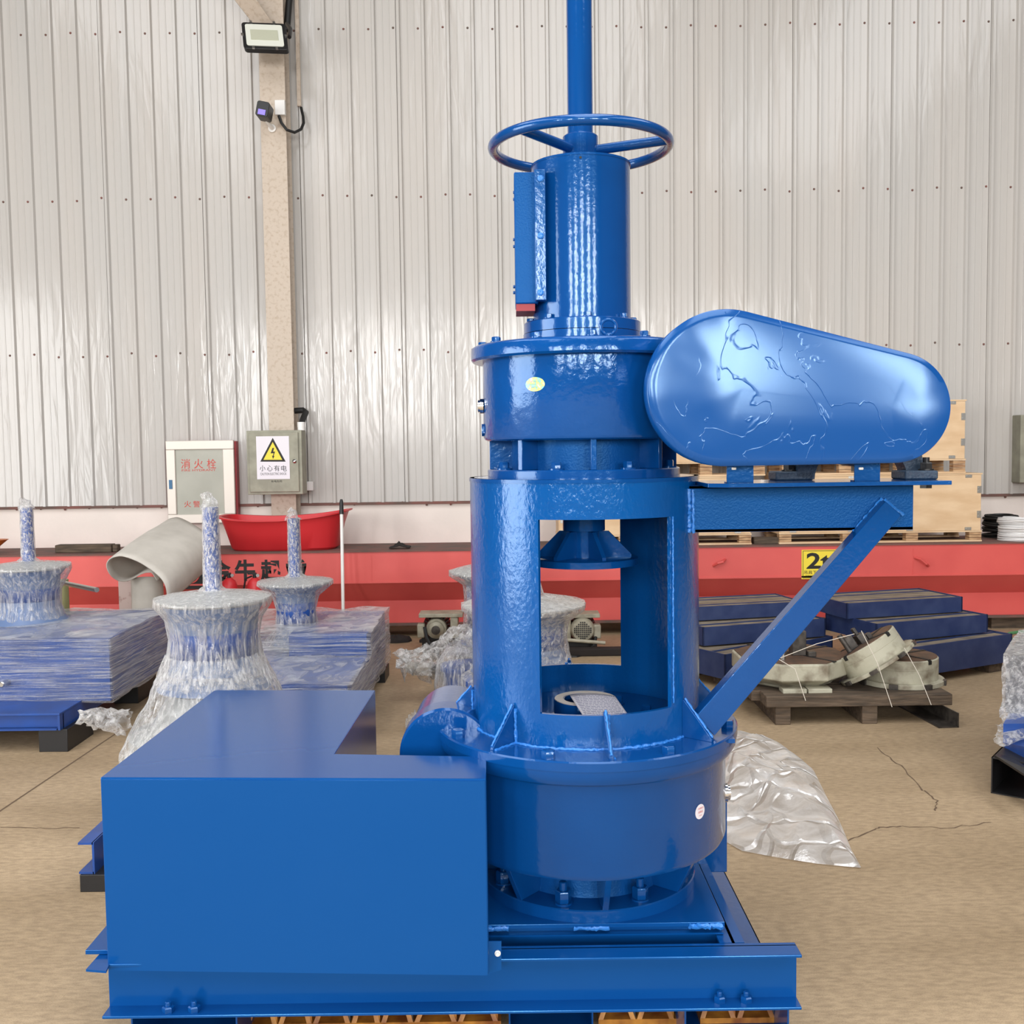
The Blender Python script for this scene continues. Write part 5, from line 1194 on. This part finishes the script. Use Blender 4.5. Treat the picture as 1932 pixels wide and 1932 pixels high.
# mount plate ends poking left of the cover
obj('motor_rail', G().bx(P(161, 1798, 2.70).x, -.3, 2.70, 2.90, P(170, 1801, 2.70).z, P(170, 1793, 2.70).z), M_SHEET, MT, bevel=.001, smooth=False)
obj('motor_rail', G().prism([PZ(162, 1829, ZB1+.0), PZ(200, 1832, ZB1+.0), PZ(220, 1790, ZB1+.0), PZ(192, 1795, ZB1)], (0, 0, -.006)), M_SHEET, MT, smooth=False)
bo = obj('bolt', G().lathe([(.0155, 0), (.0165, .003), (.0165, .014), (.013, .017)], (0, 0, 0), 6, a0=.3).lathe([(.008, .017), (.008, .027), (.006, .029)], (0, 0, 0), 14), M_BLUE, MT); bz = WL[bo.name].copy()
for px, py in ((318, 1909), (367, 1908), (1358, 1890), (1408, 1890)):
    q = PZ(px, py, ZB0+.008); place(bo, bz, MT, (q.x, q.y, ZB0+.008))
bpy.data.objects.remove(bo)
# ---- motor cover (L-shaped top)
ZC1 = P(560, 1468, 2.63).z; ZC0 = P(560, 1833, 2.63).z
tp = [PZ(189, 1467, ZC1), PZ(917, 1469.5, ZC1), PZ(918, 1427, ZC1), PZ(631, 1422, ZC1), PZ(708, 1302, ZC1), PZ(404, 1302, ZC1)]
lp = [Vector((p.x, p.y, ZC1)) for p in tp]
mc = obj('motor_cover', G().prism([Vector((p.x, p.y, ZC0)) for p in lp], (0, 0, ZC1-ZC0)), M_SHEET, MT, bevel=.003, smooth=False)
a, b = lp[0], lp[1]; dn = (b-a).normalized(); nn = Vector((dn.y, -dn.x, 0))
fp = [a+dn*.004+nn*.003, b-dn*.003+nn*.003]
g = G().prism([Vector((fp[0].x, fp[0].y, ZC0-.002)), Vector((fp[1].x, fp[1].y, ZC0-.002)), Vector((fp[1].x, fp[1].y, ZC1-.005)), Vector((fp[0].x, fp[0].y, ZC1-.005))], -nn*.003)
obj('cover_front_sheet', g, M_SHEET, mc, smooth=False)
zt_, zb_ = P(930, 1775, 2.7).z, P(930, 1833, 2.7).z
tb_ = obj('cover_tab', G().prism([P(918, 1776, 2.64), P(946, 1776, 2.645), P(946, 1830, 2.645), P(918, 1838, 2.64)], (0, .003, 0)), M_SHEET, mc, smooth=False)
obj('tab_bolt', G().hexb(P(939, 1798, 2.642), .006, .006, .008, (0, -1, 0)), M_ZINCP, mc)

# stickers on the machine: things of their own? fixed stickers are parts
def sticker(name, R, px, py, w, h, mt, lab):
    # wrap a disc patch on cylinder of radius R
    c = None
    ux = (px-1100); s_ = None
    # solve angle
    best = None
    for i in range(-900, 900):
        a = i*.1; q = pol(R, a, 0)
        v = (q-CP); xx = AX
        # project x only
        dd = FW.dot(Vector((q.x, q.y, CAMZ-.3))-CP); uu = RT.dot(Vector((q.x, q.y, P(px, py, q.y).z))-CP)/dd*FPX+CXP
        if best is None or abs(uu-px) < best[0]: best = (abs(uu-px), a)
    a0 = best[1]; q = pol(R, a0, 0); zc_ = P(px, py, q.y).z
    g = G(); n = 28; vs = [pol(R+.0008, a0, zc_)]
    for i in range(n):
        t = 2*pi*i/n; vs.append(pol(R+.0008, a0+math.degrees(w/2*cos(t)/R), zc_+h/2*sin(t)))
    g.add(vs, [(0, 1+i, 1+(i+1) % n) for i in range(n)])
    o = obj(name, g, mt, MT, label=lab); return o, a0, zc_
so, a0, z_ = sticker('foil_sticker', R3, 1009, 725, m(41, 2.85), m(27, 2.8), M_HOLO, 'oval holographic sticker')
q = pol(R3+.002, a0, z_); yw_ = radians(a0)
for i, s in enumerate(('合格证', 'QUALITY', '质量保证')):
    text('sticker_lettering', s, .01, q+Vector((0, 0, .008-.008*i)), M_GREYINK, so, width=.034 if i != 2 else .026, height=.005, yaw=yw_)
so, a0, z_ = sticker('round_sticker', R5, 1326, 1531, m(30, 2.85), m(29, 2.8), M_PAPER, 'round white sticker with red lettering')
q = pol(R5+.002, a0, z_); yw_ = radians(a0)
text('sticker_lettering', '产品质量检验', .01, q+Vector((0, 0, .010)), M_REDINK, so, width=.027, height=.005, yaw=yw_)
text('sticker_lettering', '合格证', .01, q, M_REDINK, so, width=.022, height=.0065, yaw=yw_)
text('sticker_lettering', 'PASS', .01, q-Vector((0, 0, .010)), M_REDINK, so, width=.014, height=.003, yaw=yw_)

# instruction sheet lying over the bearing cap
pc_ = [P(1075, 1314, D-.04), P(1160, 1315, D-.04), P(1189, 1354, D-.19), P(1103, 1355, D-.19)]
pc_[0].z += .004; pc_[1].z += .004
def pg(u, v):
    p = pc_[0].lerp(pc_[1], u).lerp(pc_[3].lerp(pc_[2], u), v); p.z += .010*sin(pi*u)*(.6-v*.3); return p
ps = tag(obj('instruction_sheet', G().grid(pg, 14, 10), M_PAPER, solid=.0006), 'printed paper sheet lying on the bearing ring inside the barrel opening', 'paper')
g = G()
for r_ in range(13):
    v0 = .08+r_*.068
    u = .05
    while u < .93:
        l_ = random.uniform(.03, .13); u1 = min(.95, u+l_)
        g.add([pg(u, v0)+Vector((0, 0, .0012)), pg(u1, v0)+Vector((0, 0, .0012)), pg(u1, v0+.032)+Vector((0, 0, .0012)), pg(u, v0+.032)+Vector((0, 0, .0012))], [(0, 1, 2, 3)])
        u = u1+.015
o = obj('printed_lines', g, M_GREYINK, ps, smooth=False); tag(o, kind='stuff')

# ------------------------------------------------------------ supports under the machine
def tube_support(x0, x1, y0, y1, z1, label, name='tube_support'):
    g = G(); t = .005
    for b_ in ((x0, x1, y0, y1, z1-t, z1), (x0, x1, y0, y1, 0, t), (x0, x0+t, y0, y1, 0, z1), (x1-t, x1, y0, y1, 0, z1)): g.bx(*b_)
    return tag(obj(name, g, M_BLUE, smooth=False, bevel=.001), label, 'support')
ZS = ZB0-.0005
tube_support(P(1296, 1915, 2.66).x, P(1489, 1915, 2.70).x, 2.70, 3.6, ZS, 'blue rectangular tube support under the right end of the front beam')
tube_support(P(236, 1930, 2.66).x, P(448, 1930, 2.70).x, 2.70, 3.6, ZS, 'blue rectangular tube support under the left end of the front beam')
tube_support(P(960, 1925, 2.85).x, P(1118, 1925, 2.85).x, 2.82, 3.6, ZS-.002, 'dark tube support under the middle of the front beam')
# mustard lattice between the supports
rnd = random.Random(3)
for pa_, pb_, lab_ in ((462, 948, 'mustard coloured lattice casting under the left half of the machine base'), (1126, 1290, 'mustard coloured lattice casting between the middle and right supports'), (1312, 1474, 'mustard coloured lattice casting inside the right tube support')):
    a, b = P(pa_, 1925, 2.85).x+.004, P(pb_, 1925, 2.85).x-.004
    if pa_ == 1312: a += .008; b -= .004
    lt = thing('lattice_casting', ((a+b)/2, 3.0, .006), lab_, 'casting', 'mustard lattice castings')
    obj('chord', G().bx(a, b, 2.84, 3.3, .006, .022), M_MUST, lt, smooth=False); x_ = a
    while x_ < b-.09:
        w_ = min(rnd.uniform(.08, .12), b-x_); y0_ = 2.84
        obj('lattice_web', G().prism([(x_, y0_, .022), (x_+.014, y0_, .022), (x_+w_*.5+.007, y0_+.03, .136), (x_+w_*.5-.007, y0_+.03, .136)], (0, .42, 0)), M_MUST, lt, smooth=False)
        obj('lattice_web', G().prism([(x_+w_, y0_, .022), (x_+w_-.014, y0_, .022), (x_+w_*.5-.004, y0_+.03, .138), (x_+w_*.5+.010, y0_+.03, .138)], (0, .42, 0)), M_MUST, lt, smooth=False)
        obj('upright', G().bx(x_+w_-.008, x_+w_, 2.845, 3.25, .022, .142), M_IRON if rnd.random() < .4 else M_MUST, lt, smooth=False)
        x_ += w_+.004
